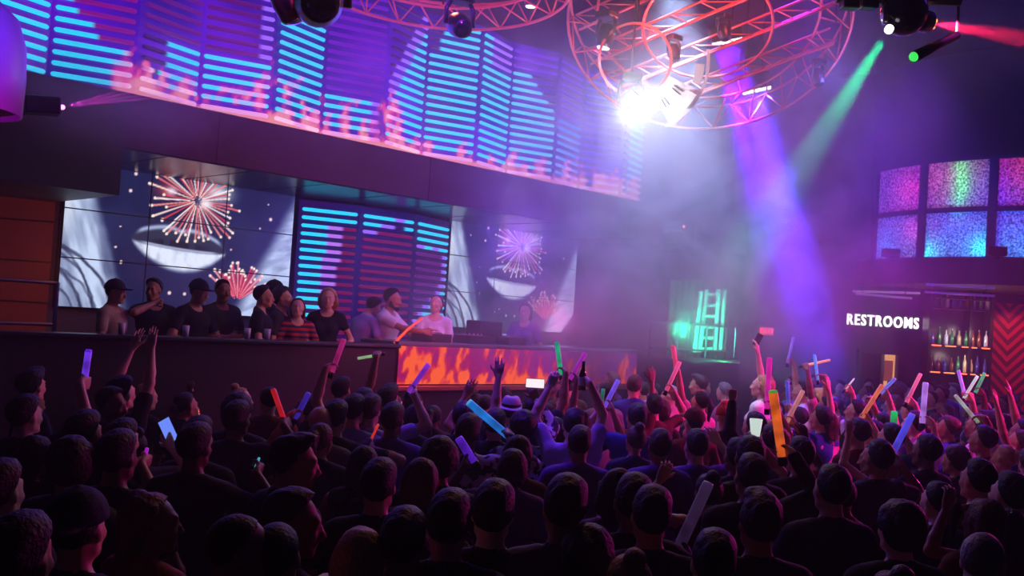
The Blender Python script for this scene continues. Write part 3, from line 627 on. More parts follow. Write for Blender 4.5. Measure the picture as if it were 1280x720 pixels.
for x in (813, 848, 884, 920):
    bm = new_bm(); tube(bm, [lp(x, 402 + (x - 813) * .06, -.5), lp(x - 2.5, 447, -.5)], .018, 8); obj('post', bm, M_GUN, t)
bm = new_bm(); a, b, c_, d_ = lp(836, 378, .9), lp(911, 352, .9), lp(908, 446, .9), lp(834, 446, .9)
me_n = 14
for i in range(me_n):                        # pleated drape
    pass
def drape(name, x0, x1, y0, y1, Zd, m, label, folds=9):
    bm = new_bm(); n = folds * 6; top = []; bot = []
    for i in range(n + 1):
        x = x0 + (x1 - x0) * i / n; dz = .07 * math.sin(2 * PI * i / 6)
        top.append(bm.verts.new(PZ(x, y0, Zd) + Fh * dz)); bot.append(bm.verts.new(PZ(x - (y1 - y0) * .064, y1, Zd) + Fh * dz))
    for i in range(n): bm.faces.new((top[i], top[i + 1], bot[i + 1], bot[i]))
    bmesh.ops.solidify(bm, geom=bm.faces[:], thickness=.02)
    return solo(name, bm, m, label, 'drape', smooth=True)
drape('drape', 838, 913, 350, 450, Zl + 1.0, mat('pale_drape', (70, 100, 84), .8), 'green washed drape hanging behind the metal ladder')
bm = new_bm(); a = lp(812, 447, -.6); b = lp(925, 447, -.6); sa = lp(812, 447, 1.6); sb = lp(925, 447, 1.6); zt2 = a.z
slab(bm, [(a.x, a.y), (b.x, b.y), (sb.x, sb.y), (sa.x, sa.y)], 0, min(a.z, b.z)); struct('floor_side_stage', bm, M_STAGE)
light('SPOT', lp(846, 440, -2.2) + Zh * .3, (.0, 1, .5), 1500, lp(888, 398, .2), .05, 44); light('POINT', lp(903, 430, .5), (.05, 1, .35), 22, size=.05)
# ================================================================== OVERHEAD RIG
M_TRUSS = mat('truss_tube', (226, 104, 88), .45, .1)
def ring_basis(n, up=None):
    return frame(n, up)
def ring_pts(c, x, y, R, off, nrm, n=56): return [c + x * math.cos(2 * PI * k / n) * R + y * math.sin(2 * PI * k / n) * R + nrm * off for k in range(n)]
def ring_truss(t, c, nrm, R, hgt, wid, n=30, r=.017, name='chord'):
    x, y, z = frame(nrm)
    for (RR, off) in ((R, hgt / 2), (R, -hgt / 2), (R - wid, 0)):
        bm = new_bm(); tube(bm, ring_pts(c, x, y, RR, off, z, 64), r, 6, closed=True); obj(name, bm, M_TRUSS, t, True)
    bm = new_bm(); g = lambda a, RR, off: c + x * math.cos(a) * RR + y * math.sin(a) * RR + z * off
    for k in range(n):
        a = 2 * PI * k / n; b = 2 * PI * (k + .5) / n; d = 2 * PI * (k + 1) / n
        tube(bm, [g(a, R, hgt / 2), g(b, R, -hgt / 2)], r * .6, 5); tube(bm, [g(b, R, -hgt / 2), g(d, R, hgt / 2)], r * .6, 5)
        tube(bm, [g(a, R, hgt / 2), g(b, R - wid, 0)], r * .6, 5); tube(bm, [g(b, R, -hgt / 2), g(d, R - wid, 0)], r * .6, 5)
    obj('lattice', bm, M_TRUSS, t, True)
def beam_truss(t, a, b, wdt, side, down, n=9, r=.022):
    for off in (side * wdt / 2, -side * wdt / 2, down * wdt * .85):
        bm = new_bm(); tube(bm, [a + off, b + off], r, 6); obj('chord', bm, M_TRUSS, t, True)
    bm = new_bm()
    for k in range(n):
        p = a.lerp(b, k / n); q = a.lerp(b, (k + .5) / n); s = a.lerp(b, (k + 1) / n)
        tube(bm, [p + side * wdt / 2, q + down * wdt * .85], r * .6, 5); tube(bm, [q + down * wdt * .85, s + side * wdt / 2], r * .6, 5)
        tube(bm, [p - side * wdt / 2, q + down * wdt * .85], r * .6, 5); tube(bm, [p - side * wdt / 2, s + side * wdt / 2], r * .6, 5)
    obj('lattice', bm, M_TRUSS, t, True)
def hang_rods(t, pts, r=.012):
    for p in pts:
        bm = new_bm(); tube(bm, [p, Vector((p.x, p.y, 7.895))], r, 6); obj('hanger', bm, M_GUN, t)
def sp(p): return p
# ring over the middle of the upper wall
c = PZ(543, -42, 10.0); t = thing('ring_truss', 'pink lit round truss hanging over the upper light wall', 'truss', c)
ring_truss(t, c, Vector((0.05, .02, 1)), 1.42, .3, .28, 22)
hang_rods(t, [c + Rh * 1.3, c - Rh * 1.3, c + Fh * 1.3, c - Fh * 1.3])
# big tilted ring with beams
Zt = 11.6; c = PZ(884, 18, Zt); vdir = (c - CAM).normalized(); upv = (cu - vdir * cu.dot(vdir)).normalized()
nrm = (-vdir * .80 - upv * .60).normalized(); xr2 = cr.cross(nrm).normalized(); xr2 = cr - nrm * cr.dot(nrm); xr2.normalize(); yr2 = nrm.cross(xr2).normalized()
if yr2.dot(upv) < 0: yr2 = -yr2
R1 = 1.64
t = thing('ring_truss', 'large tilted round truss full of parallel beams above the dance floor', 'truss', c)
ring_truss(t, c, nrm, R1, .42, .34, 22, .017)
e = (xr2 * math.cos(math.radians(33)) + yr2 * math.sin(math.radians(33))).normalized(); s_ = e.cross(nrm).normalized()
for off in (-1.15, -.62, -.1, .42, .95):
    h = math.sqrt(max(.1, (R1 - .12) ** 2 - off * off)); beam_truss(t, c + s_ * off - e * h, c + s_ * off + e * h, .2, s_, nrm, 8, .015)
for R_ in (.75,):
    bm = new_bm(); x, y, z = frame(nrm); tube(bm, ring_pts(c, x, y, R_, .25, nrm, 40), .018, 6, closed=True); obj('inner_hoop', bm, M_TRUSS, t, True)
hang_rods(t, [c + xr2 * 1.5, c - xr2 * 1.5, c + yr2 * 1.5])
TRC = c
# moving heads
def moving_head(p, d, s, label, lensm=None, on=None, arm=True, hang=True):
    """p: middle of the head, d: where its lens looks"""
    d = Vector(d).normalized(); t = thing('moving_head', label, 'stage light', p + Zh * .34 * s)
    M = aim(p, d)
    bm = new_bm(); lathe(bm, [(.06 * s, -.2 * s), (.13 * s, -.17 * s), (.155 * s, -.05 * s), (.15 * s, .06 * s), (.125 * s, .16 * s), (.115 * s, .2 * s)], 20, M); obj('head', bm, M_PLAST, t, True)
    bm = new_bm(); lathe(bm, [(.105 * s, .2 * s), (.1 * s, .212 * s), (.05 * s, .222 * s)], 20, M); obj('lens', bm, lensm or mat('dark_lens', (24, 26, 40), .08, spec=1), t, True)
    x, y, z = frame(d); x = Vector((x.x, x.y, 0)).normalized() if abs(x.z) < .99 else Rh
    if arm:
        for sg in (-1, 1):
            bm = new_bm(); q = p + x * sg * .185 * s; tube(bm, [q, q + Zh * .2 * s, p + x * sg * .13 * s + Zh * .3 * s], .03 * s, 8); obj('yoke', bm, M_PLAST, t, True)
        bm = new_bm(); box(bm, p + Zh * .35 * s, (.32 * s, .26 * s, .12 * s), Matrix.Rotation(math.atan2(x.y, x.x), 3, 'Z'), bev=.02 * s); obj('base', bm, M_PLAST, t)
    if hang:
        bm = new_bm(); tube(bm, [p + Zh * .4 * s, Vector((p.x, p.y, 7.895))], .02 * s, 6); obj('hanger', bm, M_GUN, t)
    return t
DN = -Zh
moving_head(PZ(398, 4, 7.2), DN * .3 - Fh + Rh * .3, 1.15, 'black moving head light hanging in front of the bright cyan panel')
moving_head(PZ(360, -4, 7.4), DN + Rh * .4, .9, 'second black light half cut off beside the one over the bright panel')
moving_head(PZ(574, 32, 9.0), DN * .4 - Fh * .7 + Rh * .3, .72, 'rounded dark light hanging below the pink round truss')
moving_head(PZ(664, -4, 12.0), DN, .6, 'small light at the top edge sending a pale beam down the upper wall', glow('pale_lens', (220, 220, 255), 3, 'NONE'))
moving_head(PZ(757, 45, 11.3), DN + Rh * -.15, .7, 'spotlight with pale lens inside the left rim of the big tilted truss', glow('pale_lens', (220, 220, 255), 3, 'NONE'), hang=False)
STR = PZ(790, 126, 11.0)
moving_head(STR + Fh * .2 + Zh * .06, -Fh * .95 + DN * .25, .72, 'glaring white spotlight blazing at the foot of the big tilted truss', glow('strobe_lens', (255, 252, 246), 40, 'NONE'))
for (px, py, dx) in ((842, 66, 'in the middle'), (905, 40, 'behind the beams'), (1022, 96, 'on the far right rim')):
    moving_head(PZ(px, py, Zt - .15), DN + Rh * .2 - Fh * .3, .5, f'small dark spotlight fixed to the big tilted truss {dx}', hang=False)
# round white dish lit by the glare
dc = PZ(794, 74, 11.2); vd = (dc - CAM).normalized(); xa_ = cr; ya_ = cu; M_DISH = mat('white_panel', (225, 222, 215), .5)
t = thing('round_panel', 'curved white panel like part of a dial beside the glaring spotlight', 'panel', dc)
def sect(a0, a1, r0, r1, th=.03, n=14, back=0):
    bm = new_bm(); pr = None
    for a in np.linspace(math.radians(a0), math.radians(a1), n + 1):
        d = xa_ * math.cos(a) + ya_ * math.sin(a); ring = [bm.verts.new(dc + d * r + vd * o) for (r, o) in ((r0, back), (r1, back), (r1, back + th), (r0, back + th))]
        if pr:
            for k in range(4): bm.faces.new((pr[k], pr[(k + 1) % 4], ring[(k + 1) % 4], ring[k]))
        else: bm.faces.new(ring)
        pr = ring
    bm.faces.new(pr); return bm
obj('plate', sect(-62, -26, .43, .83), M_DISH, t); obj('rim', sect(-66, 8, .83, .86, .06), M_DISH, t)
obj('end_plate', sect(-22, -4, .70, .80), M_DISH, t); obj('bright_bar', sect(-44, -30, .72, .81, .05, 6, -.05), mat('bright_white', (250, 248, 240), .4), t)
for a in (-55, -36):
    for q in (-2, 2): obj('slot', sect(a + q - .7, a + q + .7, .54, .66, .01, 2, -.012), M_BLACK, t)
bm = sect(-180, 180, .40, .43, .04, 48); obj('hub_ring', bm, M_TRUSS, t)
for a in (-62, -26, 60, 120, 180, 240): obj('spoke', sect(a - .8, a + .8, .06, .43, .02, 2), M_TRUSS, t)
bm = new_bm(); tube(bm, [dc + Zh * .42, Vector((dc.x, dc.y, 7.895))], .015, 6); obj('hanger', bm, M_GUN, t)
# battens with rows of lenses
LENS = glow('batten_lens', (235, 240, 255), 4, 'NONE')
def batten(x0, y0, x1, y1, Z, label, tgt):
    a, b = PZ(x0, y0, Z), PZ(x1, y1, Z); m = (a + b) / 2; d = (b - a).normalized(); z = (Vector(tgt) - m).normalized(); y = z.cross(d).normalized()
    t = thing('light_batten', label, 'stage light', m + Zh * .2)
    R = Matrix((d, y, z)).transposed(); L = (b - a).length
    bm = new_bm(); box(bm, m - z * .11, (L + .1, .11, .2), R, bev=.02); obj('housing', bm, M_PLAST, t)
    for k in range(7):
        p = a.lerp(b, k / 6); bm = new_bm(); lathe(bm, [(.028, -.012), (.031, .006), (.024, .022), (.012, .03)], 12, aim(p, z)); obj('lens', bm, LENS, t, True)
    for f in (.15, .85):
        p = a.lerp(b, f) - z * .2; bm = new_bm(); tube(bm, [p, Vector((p.x, p.y, 7.895))], .01, 6); obj('hanger', bm, M_GUN, t)
    return m + z * .03
T1 = PZ(1012, 470, 13.5); T2 = PZ(1030, 440, 13.2)
b1 = batten(893, 54.5, 925, 48, 12.4, 'slim light batten of seven white lenses, the upper one with violet beam', T1)
b2 = batten(931, 115.5, 961, 109, 12.6, 'slim light batten of seven white lenses, the lower one with violet beam', T2)
# dark cluster at the upper right
hp = PZ(1130, 16, 7.0)
t = thing('mirror_ball_light', 'large black ball shaped light with a green beam hanging at the upper right', 'stage light', hp + Zh * .2)
bm = new_bm(); bmesh.ops.create_uvsphere(bm, u_segments=24, v_segments=16, radius=.165, matrix=Matrix.Translation(hp)); obj('body', bm, mat('gloss_black', (12, 12, 16), .18, spec=.8), t, True)
gp = PZ(1111, 37, 6.86); bm = new_bm(); lathe(bm, [(.03, -.02), (.03, .01), (.02, .02)], 14, aim(gp, PZ(878, 404, 16.0) - gp)); obj('lens', bm, glow('white_lens', (250, 245, 255), 3, 'NONE'), t, True)
bm = new_bm(); tube(bm, [PZ(1107, 28, 6.9), PZ(1106, 12, 6.95), PZ(1112, -4, 7)], .018, 8); obj('bracket', bm, M_STEEL, t, True)
bm = new_bm(); tube(bm, [hp + Zh * .15, Vector((hp.x, hp.y, 7.895))], .03, 8); obj('hanger', bm, M_GUN, t)
a, b = PZ(1045, -4, 7.1), PZ(1200, 0, 7.1)
t = thing('lighting_bar', 'black lighting bar along the top edge carrying the ball shaped light', 'lighting bar', (a + b) / 2)
bm = new_bm(); tube(bm, [a, b], .045, 10); obj('bar', bm, M_PLAST, t)
for px in (1062, 1086):
    p = PZ(px, 3, 7.05); bm = new_bm(); box(bm, p, (.12, .1, .1), Matrix.Rotation(-.7, 3, 'Z'), bev=.012); obj('clamp', bm, M_PLAST, t)
for px in (1060, 1190):
    p = PZ(px, -2, 7.1); bm = new_bm(); tube(bm, [p, Vector((p.x, p.y, 7.895))], .012, 6); obj('hanger', bm, M_GUN, t)
rp_ = PZ(1163, 28, 7.1); RT = PZ(1300, 52, 7.5); rd = (RT - rp_).normalized()
t = thing('stage_light', 'dark stage light whose orange lens cluster throws a red beam', 'stage light', rp_ + Zh * .15)
bm = new_bm(); lathe(bm, [(.04, -.17), (.075, -.14), (.08, 0), (.075, .0)], 16, aim(rp_ - rd * .02, rd)); obj('housing', bm, M_PLAST, t, True)
x, y, z = frame(rd)
for k in range(6):
    q = rp_ + x * .045 * math.cos(k * PI / 3) + y * .045 * math.sin(k * PI / 3) + rd * .0
    bm = new_bm(); bmesh.ops.create_uvsphere(bm, u_segments=10, v_segments=6, radius=.017, matrix=Matrix.Translation(q)); obj('lens', bm, glow('orange_lens', (255, 150, 70), 3.5, 'NONE'), t, True)
bm = new_bm(); tube(bm, [rp_ - rd * .1 + Zh * .05, Vector((rp_.x, rp_.y, 7.895))], .014, 6); obj('hanger', bm, M_GUN, t)
g0, g1 = PZ(1142, 71, 6.9), PZ(1196, 44, 7.2); gd = (g0 - g1).normalized()
t = thing('pencil_spotlight', 'slim black spotlight tube with a green lit tip', 'stage light', (g0 + g1) / 2)
bm = new_bm(); tube(bm, [g1, g0], .042, 12, radii=[.03, .042]); obj('tube', bm, M_PLAST, t, True)
bm = new_bm(); lathe(bm, [(.036, 0), (.03, .012)], 14, aim(g0, gd)); obj('lens', bm, glow('green_lens', (60, 220, 90), 1.2, 'NONE'), t, True)
bm = new_bm(); tube(bm, [g1, Vector((g1.x, g1.y, 7.895))], .012, 6); obj('hanger', bm, M_GUN, t)
# drum at the upper left
dp = PZ(-58, 66, 5.2); t = thing('drum_lamp', 'large round violet lit drum lamp cut off at the upper left edge', 'pendant lamp', dp + Zh * .3)
bm = new_bm(); lathe(bm, [(.05, .34), (.2, .31), (.30, .22), (.345, .08), (.355, -.1), (.35, -.30), (.33, -.30), (.335, -.1), (.28, .2), (.05, .3)], 40, Matrix.Translation(dp), cap=False); obj('shade', bm, mat('drum_shade', (150, 130, 190), .45), t, True)
bm = new_bm(); lathe(bm, [(.33, -.27), (.12, -.33), (.0001, -.34)], 32, Matrix.Translation(dp), cap=False); obj('diffuser', bm, mat('drum_diffuser', (40, 26, 36), .5), t, True)
bm = new_bm(); tube(bm, [dp + Zh * .3, Vector((dp.x, dp.y, 7.895))], .02, 8); obj('stem', bm, M_GUN, t)
# laser projectors
def laser(p, d, label, colr, fan, ln):
    t = thing('laser_projector', label, 'laser', p); d = Vector(d).normalized()
    x, y, z = frame(d); R = Matrix((x, y, z)).transposed()
    bm = new_bm(); box(bm, p - d * .16, (.2, .15, .28), R, bev=.015); obj('case', bm, M_PLAST, t)
    bm = new_bm(); bmesh.ops.create_uvsphere(bm, u_segments=10, v_segments=6, radius=.022, matrix=Matrix.Translation(p)); obj('aperture', bm, glow('laser_' + label[:4], colr, 5, 'NONE'), t, True)
    return t
lz = PZ(78, 134, 8.6); laser(lz, Rh + DN * -.1 + Fh * .6, 'small black laser projector throwing magenta rays from the left bulkhead', (255, 120, 255), 0, 0)
bm = new_bm(); q_ = lz - Rh * .12; tube(bm, [q_, Vector((q_.x, YF + .02, q_.z))], .02, 6); o = obj('bracket', bm, M_GUN, [x for x in bpy.data.objects if x.name.startswith('laser_projector')][-1])
lz2 = PZ(855, 283, 15.2); laser(lz2, Rh + Zh * .05 - Fh * .4, 'tiny red laser on the wall bracket in the pale smoke', (255, 120, 130), 0, 0)
bm = new_bm(); tube(bm, [lz2 - Rh * .1, lz2 - Rh * .1 + Fh * 1.2], .02, 6); o = obj('bracket', bm, M_GUN, [x for x in bpy.data.objects if x.name.startswith('laser_projector')][-1])

# ================================================================== LAMPS OF THE SHOW AND ADDED LIGHTS
def spot(px, tgt, colr, p, ang, blend=.35, size=.05): return light('SPOT', px, colr, p, tgt, size, ang, blend)
# smoke lit by the glaring head, and by an added unseen spot overhead
light('POINT', STR - Fh * .16 - Zh * .08, (.80, .90, 1), 100, size=.06)
spot(PZ(842, -60, 11.8), PZ(838, 400, 12.6), (.36, .56, .95), 5200, 52, 1.0)
# violet battens
def batten_light(p, tgt, colr, pw):
    l = bpy.data.lights.new('lamp', 'AREA'); l.shape = 'RECTANGLE'; l.size = .34; l.size_y = .06; l.energy = pw; l.color = colr; l.spread = math.radians(15); o = bpy.data.objects.new('lamp', l); COL.objects.link(o)
    z = -(Vector(tgt) - p).normalized(); x = (cr - z * cr.dot(z)).normalized(); y = z.cross(x); o.matrix_world = Matrix(((x.x, y.x, z.x, p.x), (x.y, y.y, z.y, p.y), (x.z, y.z, z.z, p.z), (0, 0, 0, 1)))
batten_light(b1, T1, (.14, .003, 1), 300); batten_light(b2, T2, (.085, .03, 1), 260)
GT = PZ(878, 404, 16.0); spot(gp + (GT - gp).normalized() * .07, GT, (0, 1, .32), 7000, 8, .3, .03)
spot(rp_ + rd * .05, RT, (1, .015, .09), 22000, 9, .4, .03)
spot(PZ(757, 52, 11.2), PZ(735, 160, 11.2), (.5, .6, 1), 1500, 9, .4); spot(PZ(664, 2, 11.9), PZ(652, 160, 11.9), (.7, .5, 1), 1600, 9, .4)
for (tx, ty) in ((236, 88), (216, 104), (196, 116), (176, 124)): spot(lz + (PZ(tx, ty, 9.0) - lz).normalized() * .035, PZ(tx, ty, 9.0), (1, .04, .75), 26000, 1.0, .2, .005)
spot(lz2 + Rh * .03, PZ(960, 272, 14.5), (1, .2, .3), 400, 1, .2, .005)
# washes
spot(PZ(600, -260, 7.0), onY(520, 150, YF), (.26, .01, 1), 900, 60, .8, .2)
spot(PZ(300, -200, 6.0), onY(330, 100, YF), (.26, .01, 1), 300, 50, .8, .2)
spot(PZ(380, -100, 6.5), onY(330, 180, YF), (1, .01, .3), 260, 36, .9, .2)
spot(PZ(60, 330, 9.4), PZ(10, 330, 11.4), (1, .2, .1), 60, 90, .8, .1)
light('POINT', TRC - vdir * .5 - upv * .2 - xr2 * .6, (1, .09, .07), 48, size=.1); light('POINT', TRC - vdir * .6 + xr2 * .5 + upv * .3, (1, .08, .1), 40, size=.1)
light('POINT', TRC + xr2 * 1.5 - vdir * .4 - upv * .6, (.2, .2, 1), 40, size=.1)
light('POINT', PZ(560, -20, 9.4), (1, .16, .1), 45, size=.1)
spot(PZ(-60, 240, 4.4), dp - Zh * .2, (1, .02, .8), 30, 60, .8, .05); spot(PZ(60, -60, 4.4), dp + Zh * .1, (.25, .05, 1), 60, 60, .8, .05)
# unseen area lamps standing in for bar-wall glow, plus added indigo fill points
def area(p, tgt, colr, pw, sx, sy):
    o = light('AREA', p, colr, pw, tgt, sx); o.data.shape = 'RECTANGLE'; o.data.size_y = sy; return o
for fx in (2.0, 5.0, 8.0):
    area((fx0 + fx, YF - .25, 5.4), (fx0 + fx, YF - 4, 5.0), (.12, .03, 1), 60, 2.8, 1.6)
light('POINT', FW(5.5, 5.8, 15), (.06, .02, 1), 150, size=.5); light('POINT', FW(5.5, 6.8, 9), (.14, .03, 1), 40, size=.5)
light('POINT', PZ(700, 400, 11.2), (1, .1, .5), 16, size=.1); spot(PZ(560, 60, 8.2), onY(530, 395, 9.5), (1, .10, .28), 260, 14, .7, .05); spot(FW(.4, 6.6, 9), FW(-.2, 1.6, 4), (1, .42, .2), 130, 50, .9, .1); light('POINT', PZ(540, 415, 10.6), (1, .12, .3), 12, size=.1); light('POINT', PZ(640, 300, 12.8), (.22, .08, 1), 80, size=.2)  # unseen fills added for the performers, booth haze and near heads

spot(FW(9.6, 3.3, 14), PZ(1040, 500, 9.5), (1, .03, .5), 1500, 46, .8, .2); spot(FW(7.5, 5.0, 8.5), PZ(1040, 490, 10), (1, .03, .5), 2000, 46, .9, .15); spot(FW(5.5, 6.5, 13.5), PZ(1130, 500, 10), (.16, .02, 1), 1500, 50, 1.0, .3); spot(FW(-1.5, 6.5, 8.5), PZ(680, 540, 7.6), (.14, .03, 1), 900, 34, .9, .15)  # spots added to brighten the crowd, no fixture built; likewise the next ones
spot(PZ(700, -200, 9.5), PZ(680, 540, 7.6), (.16, .03, 1), 900, 26, .8, .2)
spot(PZ(1000, -100, 12), PZ(1120, 520, 9), (.30, .03, 1), 900, 44, .8, .2)
# ================================================================== SMOKE
def volume_mat(name): 
    vm = bpy.data.materials.new(name); vm.use_nodes = True; nt = vm.node_tree; nt.nodes.remove(nt.nodes['Principled BSDF'])
    vs = nt.nodes.new('ShaderNodeVolumeScatter'); vs.inputs['Anisotropy'].default_value = .2; nt.links.new(vs.outputs[0], nt.nodes['Material Output'].inputs['Volume']); return vm, nt, vs
vm, nt, vs = volume_mat('thin_haze'); vs.inputs['Density'].default_value = .0075
bm = new_bm(); slab(bm, [(-13.9, -2.9), (-13.9, 23.9), (27.9, 23.9), (27.9, -15.9), (-2.9, -15.9)], .01, 7.88); o = solo('haze', bm, vm, 'thin stage haze filling the whole hall', 'haze', base=Vector((0, 0, 0))); o['kind'] = 'stuff'
BLOBS = [(860, 250, 12.6, 1.9, 1.5, .42), (780, 150, 11.4, 1.3, .8, .2), (965, 220, 12.8, .9, 1.5, .42), (1000, 350, 13.4, 1.15, .9, .55), (690, 405, 11.6, 1.7, .4, .22), (800, 330, 13, 1.6, .9, .32), (620, 330, 12.2, 1.6, .8, .07), (560, 90, 9.4, 2.4, .7, .06), (1065, 118, 8.2, .6, .65, .8), (1235, 40, 7.3, .5, .25, .45), (250, 60, 8.8, .9, .5, .09), (150, 122, 8.7, .7, .3, .9)]
vm, nt, vs = volume_mat('smoke_plume')
def nd(kind, **kw):
    n = nt.nodes.new(kind)
    for k, v in kw.items(): setattr(n, k, v)
    return n
tc = nd('ShaderNodeTexCoord'); rot = nd('ShaderNodeMapping'); rot.inputs['Rotation'].default_value = (0, 0, PI / 4); nt.links.new(tc.outputs['Object'], rot.inputs['Vector'])   # x across, y away
nz = nd('ShaderNodeTexNoise'); nz.inputs['Scale'].default_value = 1.0; nz.inputs['Detail'].default_value = 4; nz.inputs['Roughness'].default_value = .6; nz.inputs['Distortion'].default_value = .9; nt.links.new(tc.outputs['Object'], nz.inputs['Vector'])
mr = nd('ShaderNodeMapRange'); mr.inputs['From Min'].default_value = .38; mr.inputs['From Max'].default_value = .64; mr.inputs['To Min'].default_value = .1; mr.inputs['To Max'].default_value = 2.0; nt.links.new(nz.outputs['Fac'], mr.inputs['Value'])
tot = None; lo = Vector((99,) * 3); hi = Vector((-99,) * 3)
for (bx, by, bz, rw, rh_, A) in BLOBS:
    p = PZ(bx, by, bz); q = (p.dot(Rh), p.dot(Fh), p.z)
    sb = nd('ShaderNodeVectorMath', operation='SUBTRACT'); sb.inputs[1].default_value = q; nt.links.new(rot.outputs[0], sb.inputs[0])
    dv = nd('ShaderNodeVectorMath', operation='DIVIDE'); dv.inputs[1].default_value = (rw, rw, rh_); nt.links.new(sb.outputs[0], dv.inputs[0])
    dt = nd('ShaderNodeVectorMath', operation='DOT_PRODUCT'); nt.links.new(dv.outputs[0], dt.inputs[0]); nt.links.new(dv.outputs[0], dt.inputs[1])
    ml = nd('ShaderNodeMath', operation='MULTIPLY'); ml.inputs[1].default_value = -1; nt.links.new(dt.outputs['Value'], ml.inputs[0])
    ex = nd('ShaderNodeMath', operation='EXPONENT'); nt.links.new(ml.outputs[0], ex.inputs[0])
    am = nd('ShaderNodeMath', operation='MULTIPLY_ADD'); am.inputs[1].default_value = A; nt.links.new(ex.outputs[0], am.inputs[0])
    if tot: nt.links.new(tot, am.inputs[2])
    else: am.inputs[2].default_value = 0
    tot = am.outputs[0]
    for s1 in (-1, 1):
        for s2 in (-1, 1):
            for s3 in (-1, 1):
                k = p + Rh * rw * 2 * s1 + Fh * rw * 2 * s2 + Zh * rh_ * 2 * s3
                for i in range(3): lo[i] = min(lo[i], k[i]); hi[i] = max(hi[i], k[i])
fm = nd('ShaderNodeMath', operation='MULTIPLY'); nt.links.new(tot, fm.inputs[0]); nt.links.new(mr.outputs[0], fm.inputs[1]); nt.links.new(fm.outputs[0], vs.inputs['Density'])
# the plume hangs in the middle of the hall: a box turned with the view axis is not needed, the falloff ends it
bm = new_bm(); box(bm, (lo + hi) / 2, (hi.x - lo.x, hi.y - lo.y, min(hi.z, 7.7) - max(lo.z, 1.2)), None); bmesh.ops.translate(bm, verts=bm.verts, vec=(0, 0, (min(hi.z, 7.7) + max(lo.z, 1.2)) / 2 - (lo.z + hi.z) / 2))
o = solo('smoke', bm, vm, 'pale violet smoke drifting in the light beams over the dance floor', 'smoke', base=Vector((0, 0, 0))); o['kind'] = 'stuff'
